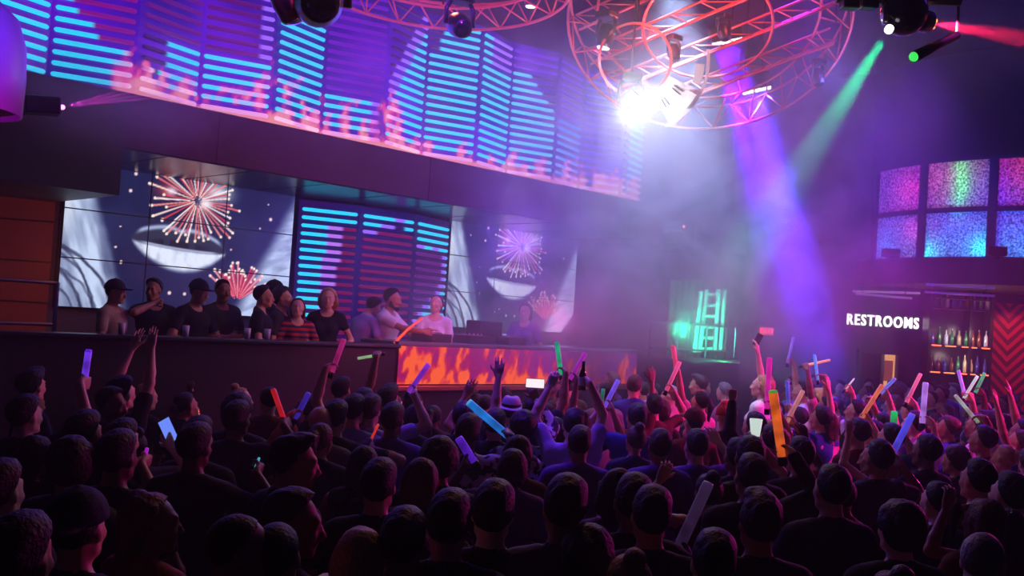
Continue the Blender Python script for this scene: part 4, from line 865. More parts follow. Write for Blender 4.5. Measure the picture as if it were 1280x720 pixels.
# ================================================================== PEOPLE: one smooth skin grown from a distance field
EDG = None
def axis(lo, hi, fine, hc):
    out = [lo]; x = lo
    while x < hi:
        h = hc
        for (a, b, hf) in fine:
            if a - .02 <= x <= b + .02: h = min(h, hf)
        x += h; out.append(x)
    return np.array(out, np.float32)
class Field:
    def __init__(s, gx, gy, gz): s.g = (gx, gy, gz); s.f = np.full((len(gx), len(gy), len(gz)), 1.0, np.float32)
    def sub(s, lo, hi):
        sl = []
        for g, a, b in zip(s.g, lo, hi):
            i = max(0, int(np.searchsorted(g, a)) - 1); j = min(len(g), int(np.searchsorted(g, b)) + 1); sl.append(slice(i, max(j, i)))
        return tuple(sl)
    def pts(s, sl): return s.g[0][sl[0]][:, None, None], s.g[1][sl[1]][None, :, None], s.g[2][sl[2]][None, None, :]
    def put(s, sl, d, k, op):
        a = s.f[sl]
        if a.size == 0: return
        if op == 'sub': d = -d; h = np.clip(.5 - .5 * (d - a) / k, 0, 1) if k else None; s.f[sl] = np.maximum(a, d) if not k else -( (-a) * (1 - 0) + 0) if False else smax(a, d, k)
        elif op == 'add': s.f[sl] = smin(a, d, k)
    def capsule(s, a, b, ra, rb, k=.02, op='add'):
        a = np.asarray(a, np.float32); b = np.asarray(b, np.float32); m = max(ra, rb) + k + .03
        sl = s.sub(np.minimum(a, b) - m, np.maximum(a, b) + m); X, Y, Z = s.pts(sl)
        ba = b - a; L = float(ba @ ba) + 1e-9
        t = np.clip(((X - a[0]) * ba[0] + (Y - a[1]) * ba[1] + (Z - a[2]) * ba[2]) / L, 0, 1)
        d = np.sqrt((X - a[0] - t * ba[0]) ** 2 + (Y - a[1] - t * ba[1]) ** 2 + (Z - a[2] - t * ba[2]) ** 2) - (ra + (rb - ra) * t)
        s.put(sl, d, k, op)
    def ell(s, c, r, R=None, k=.02, op='add'):
        c = np.asarray(c, np.float32); r = np.asarray(r, np.float32); m = float(max(r)) + k + .03
        sl = s.sub(c - m, c + m); X, Y, Z = s.pts(sl); X, Y, Z = X - c[0], Y - c[1], Z - c[2]
        if R is not None:
            R = np.asarray(R, np.float32); X, Y, Z = (R[0, 0] * X + R[1, 0] * Y + R[2, 0] * Z, R[0, 1] * X + R[1, 1] * Y + R[2, 1] * Z, R[0, 2] * X + R[1, 2] * Y + R[2, 2] * Z)
        k0 = np.sqrt((X / r[0]) ** 2 + (Y / r[1]) ** 2 + (Z / r[2]) ** 2); k1 = np.sqrt((X / r[0] ** 2) ** 2 + (Y / r[1] ** 2) ** 2 + (Z / r[2] ** 2) ** 2) + 1e-6
        s.put(sl, k0 * (k0 - 1) / k1, k, op)
    def mesh(s, name, smooth_it=1):
        f = s.f; gx, gy, gz = s.g; ins = f < 0
        n = ins[:-1, :-1, :-1].astype(np.int8)
        cnt = np.zeros(tuple(v - 1 for v in f.shape), np.int8)
        for a in (0, 1):
            for b in (0, 1):
                for c in (0, 1): cnt += ins[a:f.shape[0] - 1 + a, b:f.shape[1] - 1 + b, c:f.shape[2] - 1 + c]
        act = (cnt > 0) & (cnt < 8); I, J, K = np.nonzero(act); N = len(I)
        idx = np.full(act.shape, -1, np.int32); idx[I, J, K] = np.arange(N)
        acc = np.zeros((N, 3), np.float64); w = np.zeros(N)
        cor = [(a, b, c) for a in (0, 1) for b in (0, 1) for c in (0, 1)]
        for p in cor:
            for ax in range(3):
                if p[ax]: continue
                q = list(p); q[ax] = 1
                f0 = f[I + p[0], J + p[1], K + p[2]]; f1 = f[I + q[0], J + q[1], K + q[2]]; m = (f0 < 0) != (f1 < 0); t = np.where(m, f0 / np.where(f0 - f1 == 0, 1, f0 - f1), 0)
                c0 = np.stack([gx[I + p[0]], gy[J + p[1]], gz[K + p[2]]], 1); c1 = np.stack([gx[I + q[0]], gy[J + q[1]], gz[K + q[2]]], 1)
                acc += np.where(m[:, None], c0 + (c1 - c0) * t[:, None], 0); w += m
        V = acc / np.maximum(w, 1)[:, None]; F = []
        for ax in range(3):
            sl0 = [slice(1, -1)] * 3; sl0[ax] = slice(0, -1); sl1 = [slice(1, -1)] * 3; sl1[ax] = slice(1, None)
            a = ins[tuple(sl0)]; b = ins[tuple(sl1)]; ch = np.nonzero(a != b)
            P = [ch[d] + (0 if d == ax else 1) for d in range(3)]; o = [d for d in range(3) if d != ax]
            def cell(du, dv):
                Q = [P[0].copy(), P[1].copy(), P[2].copy()]; Q[o[0]] = Q[o[0]] - 1 + du; Q[o[1]] = Q[o[1]] - 1 + dv
                return idx[Q[0], Q[1], Q[2]]
            q = np.stack([cell(0, 0), cell(1, 0), cell(1, 1), cell(0, 1)], 1); fl = a[ch] if ax != 1 else ~a[ch]
            q[~fl] = q[~fl][:, ::-1]; F.append(q)
        F = np.concatenate(F); F = F[(F >= 0).all(1)]
        for _ in range(smooth_it):
            S = np.zeros_like(V); C = np.zeros(N)
            for i in range(4):
                np.add.at(S, F[:, i], V[F[:, (i + 1) % 4]]); np.add.at(C, F[:, i], 1)
                np.add.at(S, F[:, i], V[F[:, (i - 1) % 4]]); np.add.at(C, F[:, i], 1)
            V = V * .6 + .4 * S / np.maximum(C, 1)[:, None]
        me = bpy.data.meshes.new(name); me.vertices.add(N); me.vertices.foreach_set('co', V.astype(np.float32).ravel()); me.loops.add(len(F) * 4); me.loops.foreach_set('vertex_index', F.astype(np.int32).ravel())
        me.polygons.add(len(F)); me.polygons.foreach_set('loop_start', np.arange(0, len(F) * 4, 4, dtype=np.int32)); me.polygons.foreach_set('loop_total', np.full(len(F), 4, np.int32)); me.update(calc_edges=True); me.validate(); me.shade_smooth()
        return me
def smin(a, b, k):
    if k <= 0: return np.minimum(a, b)
    h = np.clip(.5 + .5 * (b - a) / k, 0, 1); return b + (a - b) * h - k * h * (1 - h)
def smax(a, b, k): return -smin(-a, -b, k)
def nv(v): v = np.asarray(v, float); return v / (np.linalg.norm(v) + 1e-9)
def rot_axis(v, ax, an): return np.array(Matrix.Rotation(an, 3, Vector(ax)) @ Vector(v))
def ik(S, W, l1, l2, pole):
    d = W - S; L = np.linalg.norm(d)
    if L > l1 + l2 - .004: W = S + d / L * (l1 + l2 - .004); L = l1 + l2 - .004; d = W - S
    u = d / L; x = (l1 * l1 - l2 * l2 + L * L) / (2 * L); h = math.sqrt(max(0, l1 * l1 - x * x)); p = np.asarray(pole, float); p = p - u * (p @ u); return S + u * x + nv(p) * h, W
class Pose:
    """joints of a standing figure that faces +Y; the right hand is on +X"""
    def __init__(s, fem=False, arms=(None, None), head=(0, 0, 0), lean=0, sway=0, stout=0, grip=(None, None), styles=('relax', 'relax')):
        s.fem = fem; s.stout = stout; s.lean = lean; sw = .165 if fem else .19
        tl = lambda p: np.array([p[0] + sway * max(0, p[2] - .9), p[1] + lean * max(0, p[2] - .95), p[2]])
        s.tl = tl; s.hands = []; s.arms = []
        for i, side in enumerate((1, -1)):
            t = arms[i]; S = tl((side * sw, -.005, 1.41))
            if t is None: t = (side * (.26 if not fem else .235), .04, .82)
            W = np.array(t, float)
            if W[2] > 1.55: S = S + np.array([-side * .02, .0, .045])
            pole = (side * .7, -.8, -.35) if W[2] < 1.5 else (side * 1.0, .1, -.5)
            g = grip[i]; fa = nv(W - S)
            if g is not None:
                l = nv(g); base = nv(fa * .35 + np.array([-side * .15, .8, .1])); a = base - l * (base @ l)
                if np.linalg.norm(a) < .25: a = np.array([0, 0, 1.]) - l * l[2]
                a = nv(a); n = side * np.cross(l, a); W = W - a * .08 - n * .03
                E, W = ik(S, W, .285, .255, pole); s.hands.append((side, W, a, n, 'grip'))
            else:
                E, W = ik(S, W, .285, .255, pole); a = nv(nv(W - E) + (np.array([0, 0, .25]) if W[2] > 1.5 else 0))
                st = styles[i]; n0 = np.array([0, 1., 0]) if W[2] > 1.5 else np.array([-side, 0, 0.]); n = nv(n0 - a * (n0 @ a)); s.hands.append((side, W, a, n, st))
            s.arms.append((S, E, W))
        yaw, pit, rol = [math.radians(v) for v in head]
        s.R = np.array(Matrix.Rotation(yaw, 3, 'Z') @ Matrix.Rotation(pit, 3, 'X') @ Matrix.Rotation(rol, 3, 'Y'))
        s.nb = tl((0, -.02, 1.46)); s.hc = s.nb + s.R @ np.array([0, .035, .175])
    def H(s, p): return s.hc + s.R @ np.array(p, float)
def hand_build(F, side, W, a, n, style):
    l = side * np.cross(a, n); P = lambda u, v, w_: W + a * u + l * v + n * w_
    for v in (.03, .01, -.01, -.03): F.capsule(P(.012, v * .55, 0), P(.086 - abs(v) * .15, v, 0), .014, .0115, .008)
    F.ell(P(.05, 0, .004), (.042, .036, .016), np.stack([a, l, n], 1), .01)
    F.capsule(P(.015, .02, .006), P(.05, .036, .012), .016, .012, .01)
    curls = {'relax': (22, 28, 20), 'open': (6, 8, 6), 'grip': (70, 85, 50), 'fist': (80, 95, 60), 'point': (75, 90, 50)}[style]
    for q, (v, L) in enumerate(((.031, .070), (.0105, .078), (-.0105, .073), (-.031, .057))):
        c = curls if not (style == 'point' and q == 0) else (4, 4, 4)
        p = P((.088, .092, .088, .080)[q], v, 0); d = nv(a + l * (v * (3.4 if style == 'open' else 1.2 if style == 'relax' else 0)))
        for sg, fr in enumerate((.45, .3, .25)):
            d = nv(rot_axis(d, np.cross(d, n), math.radians(c[sg]) * (1 + .12 * (q - 1)))); e = p + d * L * fr
            F.capsule(p, e, .0095 - .001 * sg, .0088 - .001 * sg, .004); p = e
    th = nv(a * .75 + l * .75 + n * .25) if style in ('open', 'relax') else nv(a * .6 + n * .75 + l * .25); b = P(.045, .036, .010); m = b + th * .036; F.capsule(b, m, .0118, .0108, .006)
    t2 = nv(th + (a * .5) - (l * .3 if style in ('relax', 'open') else l * .7)); F.capsule(m, m + t2 * .03, .0105, .0085, .004)
def grids(ps, pad=.06, body=True, hand_h=.0088, head_h=.012):
    pts = [s for A in ps.arms for s in A] + [ps.hc]
    for (sd, W, a, n, st) in ps.hands: pts += [W + a * .2, W - n * .06, W + n * .09]
    pts = np.array(pts); lo = np.minimum(pts.min(0), [-.22, -.2, 0]) - pad; hi = np.maximum(pts.max(0), [.22, .22, ps.hc[2] + .13]) + pad
    fx, fy, fz = [], [], []
    for (sd, W, a, n, st) in ps.hands:
        q = np.array([W - a * .01, W + a * (.19 if st in ('relax', 'open', 'point') else .12), W + n * .06, W + np.cross(a, n) * .05, W - np.cross(a, n) * .05]); l_, h_ = q.min(0), q.max(0)
        low = W[2] < 1.0; hh = hand_h * (1.35 if low else 1)
        fx.append((l_[0], h_[0], hh)); fy.append((l_[1], h_[1], hh)); fz.append((l_[2], h_[2], hh))
    c = ps.hc; fx.append((c[0] - .085, c[0] + .085, head_h)); fy.append((c[1] - .06, c[1] + .12, head_h)); fz.append((c[2] - .13, c[2] + .125, head_h))
    ar = [p[2] for A in ps.arms for p in A]; fz.append((min(1.0, min(ar)) if min(ar) > .9 else 1.0, max(ar + [1.45]), .02))
    return axis(lo[0], hi[0], fx, .02), axis(lo[1], hi[1], fy, .02), axis(-.02, hi[2], fz, .03)
def torso(F, ps, o=0., k=.05, zmin=None):
    fem, st, tl = ps.fem, ps.stout, ps.tl
    F.ell(tl((0, -.005, .96)), (.165 + o + st * .02, .112 + o + st * .02, .13 + o), None, k)
    F.ell(tl((0, .0 + st * .02, 1.13)), ((.125 if fem else .142) + o + st * .03, .095 + o + st * .04, .17 + o), None, k)
    F.ell(tl((0, 0, 1.30)), ((.143 if fem else .168) + o, (.10 if fem else .112) + o, .15 + o), None, k)
    sw = .13 if fem else .155
    F.capsule(tl((-sw, -.01, 1.405)), tl((sw, -.01, 1.405)), (.052 if fem else .06) + o, (.052 if fem else .06) + o, k)
    if fem:
        for sd in (-1, 1): F.ell(tl((sd * .062, .085, 1.285)), (.05 + o, .045 + o, .05 + o), None, .03)
    else: F.ell(tl((0, .05, 1.32)), (.13 + o, .07 + o, .08 + o), None, .04)
    for sd in (-1, 1): F.capsule(ps.nb + np.array([0, -.01, .03]), tl((sd * sw, -.01, 1.425)), .038 + o, .042 + o, .04)
def build_body(ps, name='body'):
    F = Field(*grids(ps)); fem, tl = ps.fem, ps.tl; torso(F, ps)
    for sd in (-1, 1):
        hp, kn, an = np.array([sd * .09, 0, .93]), np.array([sd * .105, .012, .50]), np.array([sd * .105, -.03, .085])
        F.capsule(hp, kn, .088, .056, .03); F.ell(np.array([sd * .08, -.06, .93]), (.075, .065, .085), None, .04); F.capsule(kn, an, .052, .036, .03); F.ell((sd * .107, -.025, .36), (.05, .052, .11), None, .03)
        F.capsule(an + np.array([0, -.02, -.045]), (sd * .125, .16, .032), .038, .03, .02)
    for (S, E, W), (sd, W2, a, n, st) in zip(ps.arms, ps.hands):
        f = .9 if fem else 1.0
        F.ell(S, (.052 * f,) * 3, None, .035); F.capsule(S, E, .049 * f, .038 * f, .02); m = E + (W - E) * .3; F.capsule(E, m, .037 * f, .041 * f, .02); F.capsule(m, W, .040 * f, .025 * f, .012)
        hand_build(F, sd, W, a, n, st)
    F.capsule(ps.nb - np.array([0, .0, .03]), ps.H((0, -.025, -.06)), .056 if not fem else .048, .05 if not fem else .043, .03)
    R = ps.R
    F.ell(ps.H((0, -.014, .028)), (.073, .092, .085), R, .02); F.ell(ps.H((0, .028, -.03)), (.056, .064, .082), R, .03)
    for sd in (-1, 1):
        F.capsule(ps.H((sd * .048, 0, -.062)), ps.H((sd * .016, .07, -.096)), .02, .018, .02); F.ell(ps.H((sd * .034, .066, -.028)), (.024, .022, .022), R, .015)
        F.ell(ps.H((sd * .073, -.005, -.008)), (.009, .02, .03), R, .006)
    F.capsule(ps.H((-.032, .082, .026)), ps.H((.032, .082, .026)), .012, .012, .015)
    for sd in (-1, 1): F.ell(ps.H((sd * .031, .101, .004)), (.016, .014, .012), R, .012, 'sub'); F.ell(ps.H((sd * .031, .080, .004)), (.0125,) * 3, R, .003)
    F.capsule(ps.H((0, .09, .012)), ps.H((0, .112, -.034)), .008, .0125, .01); F.capsule(ps.H((-.012, .098, -.038)), ps.H((.012, .098, -.038)), .009, .009, .008)
    F.capsule(ps.H((-.017, .088, -.058)), ps.H((.017, .088, -.058)), .0075, .0075, .004); F.capsule(ps.H((-.014, .087, -.071)), ps.H((.014, .087, -.071)), .0085, .0085, .004)
    return F.mesh(name)
def build_top(ps, kind, name='shirt'):
    """kind: tee, long, vest, dress, jacket"""
    pts = np.array([s for A in ps.arms for s in A]); lo = np.minimum(pts.min(0), [-.3, -.25, .5]) - .1; hi = np.maximum(pts.max(0), [.3, .28, 1.6]) + .1
    h = .0165; zl = {'dress': .52, 'jacket': .82}.get(kind, .88)
    fz = [(1.2, 1.55, h)] + ([(min(p[2] for p in pts), max(p[2] for p in pts), h)] if kind in ('long', 'jacket') else [(min(A[1][2] for A in ps.arms), max(A[1][2] for A in ps.arms), h)])
    F = Field(axis(lo[0], hi[0], [(-2, 2, h)], h), axis(lo[1], hi[1], [(-2, 2, h)], h), axis(zl - .05, hi[2], fz, .024))
    o = {'jacket': .024}.get(kind, .013); torso(F, ps, o, .04); F.capsule(ps.tl((-.055, 0, 1.0)), ps.tl((.055, 0, 1.0)), .118 + o, .118 + o, .06); F.capsule(ps.tl((-.06, 0, .9)), ps.tl((.06, 0, .9)), .128 + o, .128 + o, .04)
    if kind == 'dress': F.capsule((0, 0, .98), (0, 0, .6), .15, .2, .06)
    for (S, E, W) in ps.arms:
        if kind in ('vest',): continue
        F.ell(S, (.047 + o,) * 3, None, .03)
        if kind in ('tee', 'dress'): F.capsule(S, S + (E - S) * (.58 if kind == 'tee' else .35), .044 + o, .046 + o, .018)
        else: F.capsule(S, E, .046 + o, .038 + o, .018); F.capsule(E, E + (W - E) * .93, .040 + o * .8, .028 + o * .7, .012)
    X, Y, Z = F.pts((slice(None),) * 3)
    F.f += (fbm(X * 9 + 0 * Z + 31 + 0 * Y, Y * 9 + 0 * X, Z * 5 + 0 * X, o=2) - .4) * .016
    hem = zl - Z + 0 * X + 0 * Y; F.f = np.maximum(F.f, hem + .0 * F.f)
    up = ps.nb + np.array([0, .035 if kind != 'vest' else .06, .06]); F.capsule(ps.nb + np.array([0, .02, -.02]), up + np.array([0, .06, .12]), .066 if kind != 'vest' else .085, .12, .01, 'sub')
    if kind in ('tee', 'long', 'jacket') : pass
    return F.mesh(name)
def build_legs(fem, kind='trousers'):
    F = Field(axis(-.3, .3, [], .024), axis(-.25, .25, [], .024), axis(.0, 1.1, [], .03))
    for sd in (-1, 1):
        F.capsule((sd * .09, 0, .93), (sd * .106, .012, .5), .1, .07, .03); F.ell((sd * .08, -.06, .93), (.085, .075, .095), None, .04); F.capsule((sd * .106, .012, .5), (sd * .107, -.02, .1), .072, .062, .03); F.ell((sd * .107, -.03, .36), (.064, .066, .13), None, .03)
    F.ell((0, -.005, .96), (.168, .116, .10), None, .04)
    X, Y, Z = F.pts((slice(None),) * 3); F.f = np.maximum(F.f, Z - 1.0 + 0 * X + 0 * Y); F.f = np.maximum(F.f, .075 - Z + 0 * X + 0 * Y)
    return F.mesh('trousers')
# ---- hair and hats, in the head's own frame
def hair_mesh(kind):
    lo, hi = (-.2, -.26, -.42), (.2, .2, .24); h = .011
    if kind in ('short', 'crop', 'cap_hair'): lo, hi = (-.12, -.15, -.12), (.12, .13, .17)
    F = Field(axis(lo[0], hi[0], [], h), axis(lo[1], hi[1], [], h), axis(lo[2], hi[2], [], h))
    g = {'crop': .002, 'short': .006, 'quiff': .007, 'curly': .03, 'afro': .055}.get(kind, .011)
    F.ell((0, -.016, .028), (.076 + g, .095 + g, .088 + g), None, .01)
    if kind in ('short', 'quiff'): F.ell((.012, .0, .085), (.066, .088, .05), None, .03); F.ell((0, -.075, .045), (.06, .045, .06), None, .03)
    if kind == 'quiff': F.ell((0, .045, .115), (.055, .05, .03), None, .03)
    if kind == 'long': F.ell((0, -.075, -.13), (.10, .055, .25), None, .05); F.capsule((.07, -.01, .0), (.088, .02, -.24), .03, .022, .03); F.capsule((-.07, -.01, .0), (-.088, .02, -.24), .03, .022, .03)
    if kind == 'wavy': F.ell((0, -.07, -.09), (.125, .07, .22), None, .05); F.capsule((.08, 0, .0), (.105, .03, -.26), .035, .03, .03); F.capsule((-.08, 0, .0), (-.105, .03, -.26), .035, .03, .03)
    if kind == 'bob': F.ell((0, -.035, -.04), (.10, .085, .10), None, .04)
    if kind == 'bun': F.ell((0, -.075, .125), (.045, .045, .042), None, .008)
    if kind == 'lowbun': F.ell((0, -.125, -.02), (.042, .04, .042), None, .008)
    if kind == 'ponytail': F.ell((0, -.112, .06), (.026, .03, .026), None, .015); F.capsule((0, -.12, .06), (0, -.165, -.02), .026, .032, .02); F.capsule((0, -.165, -.02), (.01, -.14, -.25), .032, .012, .02)
    X, Y, Z = F.pts((slice(None),) * 3); Z_ = Z + 0 * X + 0 * Y; X_ = X + 0 * Z_; Y_ = Y + 0 * Z_
    amp = {'curly': .026, 'afro': .02, 'wavy': .03, 'crop': .005, 'long': .024, 'short': .015, 'quiff': .02}.get(kind, .018); fr = (40, 40, 36) if kind in ('curly', 'afro') else (60, 52, 22) if kind in ('short', 'quiff', 'crop') else (48, 48, 9)
    F.f = F.f + (fbm(X_ * fr[0] + 9, Y_ * fr[1] + 9, Z_ * fr[2] + 9, o=2) - .38) * amp
    cut = (Y_ - .034) * .85 - (Z_ - .082) * .6 - (.012 if kind in ('curly', 'afro', 'quiff') else 0); cut = np.where(Z_ < .062, np.maximum(cut, np.minimum(Y_ - .012 + np.abs(X_) * .0, .052 - np.abs(X_) + .03) if kind not in ('long', 'wavy', 'bob') else np.minimum(Y_ - .03, .074 - np.abs(X_))), cut)
    F.f = smax(F.f, cut, .006)
    if kind in ('short', 'crop', 'quiff', 'curly', 'afro', 'bun', 'lowbun', 'ponytail'):
        nape = -.075 - Z_ if kind != 'crop' else -.06 - Z_
        F.f = np.maximum(F.f, np.where(Y_ > -.155, nape, -1)) if kind != 'ponytail' else np.maximum(F.f, np.where(Y_ > -.11, nape, -1))
        ear = .03 - np.hypot(Y_ - .0, (Z_ + .025)); F.f = np.maximum(F.f, np.where(np.abs(X_) > .05, ear, -1))
    return F.mesh('hair')
def hat_mesh(kind):
    lo, hi = (-.2, -.2, -.05), (.2, .23, .24); h = .009
    F = Field(axis(lo[0], hi[0], [], h), axis(lo[1], hi[1], [], h), axis(lo[2], hi[2], [], h)); X, Y, Z = F.pts((slice(None),) * 3); full = X + Y + Z
    if kind in ('cap', 'cap_back'):
        F.ell((0, -.014, .045), (.094, .112, .105), None, .01); F.f = np.maximum(F.f, .036 - Z + 0 * full); s = 1 if kind == 'cap' else -1
        F.ell((0, s * .115 - .01, .042), (.078, .075, .011), None, .008); F.ell((0, -.014, .15), (.012, .012, .008), None, .004)
    elif kind == 'beanie':
        F.ell((0, -.02, .05), (.096, .116, .115), None, .01); F.ell((0, -.03, .15), (.05, .06, .04), None, .03); F.f = np.maximum(F.f, .03 - Z + 0 * full); F.f = F.f + .0025 * np.sin(np.arctan2(Y + .02, X) * 44 + 0 * Z)
    else:
        F.ell((0, -.012, .09), (.088, .106, .085), None, .02); F.f = np.maximum(F.f, Z - .155 - 0 * full); F.ell((0, .03, .17), (.02, .075, .03), None, .03, 'sub')
        r = np.hypot(X, Y * .92 + .012) + 0 * Z; zz = Z - (.052 + .35 * (np.abs(X) ** 2) * 6 * .5) + 0 * r; F.f = smin(F.f, np.maximum(np.abs(zz) - .006, r - .162), .012)
    return F.mesh('hat')
def beard_mesh():
    F = Field(axis(-.1, .1, [], .009), axis(-.03, .14, [], .009), axis(-.15, .05, [], .009))
    for sd in (-1, 1): F.capsule((sd * .058, .005, -.02), (sd * .05, .01, -.07), .016, .024, .02); F.capsule((sd * .05, .01, -.07), (0, .075, -.105), .024, .028, .02)
    F.capsule((-.024, .092, -.05), (.024, .092, -.05), .009, .009, .01); X, Y, Z = F.pts((slice(None),) * 3); F.ell((0, .1, -.066), (.022, .03, .009), None, .006, 'sub')
    return F.mesh('beard')
HAIRS, HATS, MESH = {}, {}, {}
def hairm(k):
    if k not in HAIRS: HAIRS[k] = hair_mesh(k)
    return HAIRS[k]
def hatm(k):
    if k not in HATS: HATS[k] = hat_mesh(k)
    return HATS[k]
SKINS = [(224, 172, 140), (206, 150, 116), (176, 120, 90), (120, 78, 58), (236, 190, 162)]
for i, c_ in enumerate(SKINS): mat('skin_%d' % i, c_, .5)
HAIRC = {'black': (14, 11, 12), 'dark brown': (34, 22, 17), 'brown': (70, 44, 28), 'blonde': (190, 150, 92), 'auburn': (96, 42, 24), 'grey': (130, 128, 128)}
for k_, c_ in HAIRC.items(): mat('hair_' + k_.replace(' ', '_'), c_, .58, spec=.35, noise=.5, nscale=70, bump=.45)
CLOTH = {'black': (17, 17, 20), 'navy': (24, 28, 58), 'white': (226, 224, 222), 'grey': (110, 110, 116), 'dark red': (96, 18, 26), 'blue': (42, 62, 150), 'light blue': (150, 170, 215), 'olive': (66, 66, 44), 'charcoal': (44, 44, 50), 'purple': (96, 46, 140), 'lilac': (190, 170, 220), 'teal': (24, 80, 86), 'beige': (170, 150, 124), 'pink': (214, 130, 160), 'rust': (120, 56, 30), 'red': (180, 26, 34)}
for k_, c_ in CLOTH.items(): mat('cloth_' + k_.replace(' ', '_'), c_, .8, spec=.25, bump=.3, nscale=30)
sm_ = mat('cloth_striped', (200, 40, 50), .8); nt_ = sm_.node_tree; tcn = nt_.nodes.new('ShaderNodeTexCoord'); wv = nt_.nodes.new('ShaderNodeTexWave'); wv.bands_direction = 'Z'; wv.inputs['Scale'].default_value = 5; nt_.links.new(tcn.outputs['Object'], wv.inputs['Vector']); rr_ = nt_.nodes.new('ShaderNodeValToRGB'); rr_.color_ramp.interpolation = 'CONSTANT'; rr_.color_ramp.elements[0].color = (*lin((190, 30, 44)), 1); rr_.color_ramp.elements[1].position = .5; rr_.color_ramp.elements[1].color = (*lin((34, 22, 60)), 1); nt_.links.new(wv.outputs['Fac'], rr_.inputs[0]); nt_.links.new(rr_.outputs[0], nt_.nodes['Principled BSDF'].inputs['Base Color'])
pm_ = mat('cloth_pattern', (120, 110, 230), .8); nt_ = pm_.node_tree; tcn = nt_.nodes.new('ShaderNodeTexCoord'); vn = nt_.nodes.new('ShaderNodeTexNoise'); vn.inputs['Scale'].default_value = 16; nt_.links.new(tcn.outputs['Object'], vn.inputs['Vector']); rr_ = nt_.nodes.new('ShaderNodeValToRGB'); rr_.color_ramp.interpolation = 'CONSTANT'; rr_.color_ramp.elements[0].color = (*lin((30, 24, 70)), 1); rr_.color_ramp.elements[1].position = .52; rr_.color_ramp.elements[1].color = (*lin((205, 205, 240)), 1); nt_.links.new(vn.outputs['Fac'], rr_.inputs[0]); nt_.links.new(rr_.outputs[0], nt_.nodes['Principled BSDF'].inputs['Base Color'])
sq_ = mat('cloth_gold_sequin', (214, 150, 84), .22, .9); nt_ = sq_.node_tree; tcn = nt_.nodes.new('ShaderNodeTexCoord'); vn = nt_.nodes.new('ShaderNodeTexVoronoi'); vn.inputs['Scale'].default_value = 70; nt_.links.new(tcn.outputs['Object'], vn.inputs['Vector']); bp_ = nt_.nodes.new('ShaderNodeBump'); bp_.inputs['Strength'].default_value = 1; bp_.inputs['Distance'].default_value = .05; nt_.links.new(vn.outputs['Color'], bp_.inputs['Height']); nt_.links.new(bp_.outputs[0], nt_.nodes['Principled BSDF'].inputs['Normal'])
def slot_mat(o, m):
    if not o.data.materials: o.data.materials.append(None)
    o.material_slots[0].link = 'OBJECT'; o.material_slots[0].material = m
def part(name, me, m, parent):
    o = bpy.data.objects.new(name, me); COL.objects.link(o); o.parent = parent; slot_mat(o, m); return o
PEOPLE = []
def person(loc, face, ps, key, top='tee', cloth='black', hair='short', hc='black', skin=0, legs='navy', scale=1.0, hat=None, hatc='black', beard=False, label=None, group=None):
    f = Vector((face[0], face[1], 0)).normalized(); th = math.atan2(-f.x, f.y)
    t = thing('person', label or 'person', 'person', Vector(loc), th, group); t.scale = (scale,) * 3
    if ('b', key) not in MESH: MESH['b', key] = build_body(ps)
    part('body', MESH['b', key], MATS['skin_%d' % skin], t)
    if ('t', key, top) not in MESH: MESH['t', key, top] = build_top(ps, top)
    part({'tee': 'shirt', 'long': 'long_sleeve_shirt', 'vest': 'vest_top', 'dress': 'dress', 'jacket': 'jacket'}[top], MESH['t', key, top], MATS['cloth_' + cloth.replace(' ', '_')], t)
    if top != 'dress':
        if ('l', ps.fem) not in MESH: MESH['l', ps.fem] = build_legs(ps.fem)
        part('trousers', MESH['l', ps.fem], MATS['cloth_' + legs], t)
    MH = Matrix.Translation(Vector(ps.hc)) @ Matrix([list(r) for r in ps.R]).to_4x4()
    if hair != 'bald' and hat not in ('beanie',):
        h = part('hair', hairm('crop' if hat in ('cap', 'cap_back', 'fedora') and hair not in ('long', 'wavy', 'bob') else hair), MATS['hair_' + hc.replace(' ', '_')], t); h.matrix_local = MH
    if hat:
        h = part('hat', hatm(hat), MATS['cloth_' + hatc.replace(' ', '_')], t); h.matrix_local = MH
        if hat == 'fedora':
            bm = new_bm(); lathe(bm, [(.098, .062), (.1, .064), (.097, .09), (.094, .09)], 32, Matrix.Diagonal((.93, 1.1, 1, 1)) @ Matrix.Translation((0, -.011, 0))); bmesh.ops.recalc_face_normals(bm, faces=bm.faces); me = bpy.data.meshes.new('hat_band'); bm.to_mesh(me); bm.free(); b_ = link('hat_band', me, MATS['cloth_black'], h)
    if beard:
        if 'beard' not in MESH: MESH['beard'] = beard_mesh()
        h = part('beard', MESH['beard'], MATS['hair_' + hc.replace(' ', '_')], t); h.matrix_local = MH
    t['_hair'] = 0; del t['_hair']
    PEOPLE.append(dict(o=t, loc=Vector(loc), ps=ps, scale=scale, th=th, hair=hair, hc=hc, cloth=cloth, top=top, hat=hat, hatc=hatc, label=label))
    return t
def local_to_world(loc, th, scale, p): return Vector(loc) + Matrix.Rotation(th, 3, 'Z') @ (Vector(p) * scale)
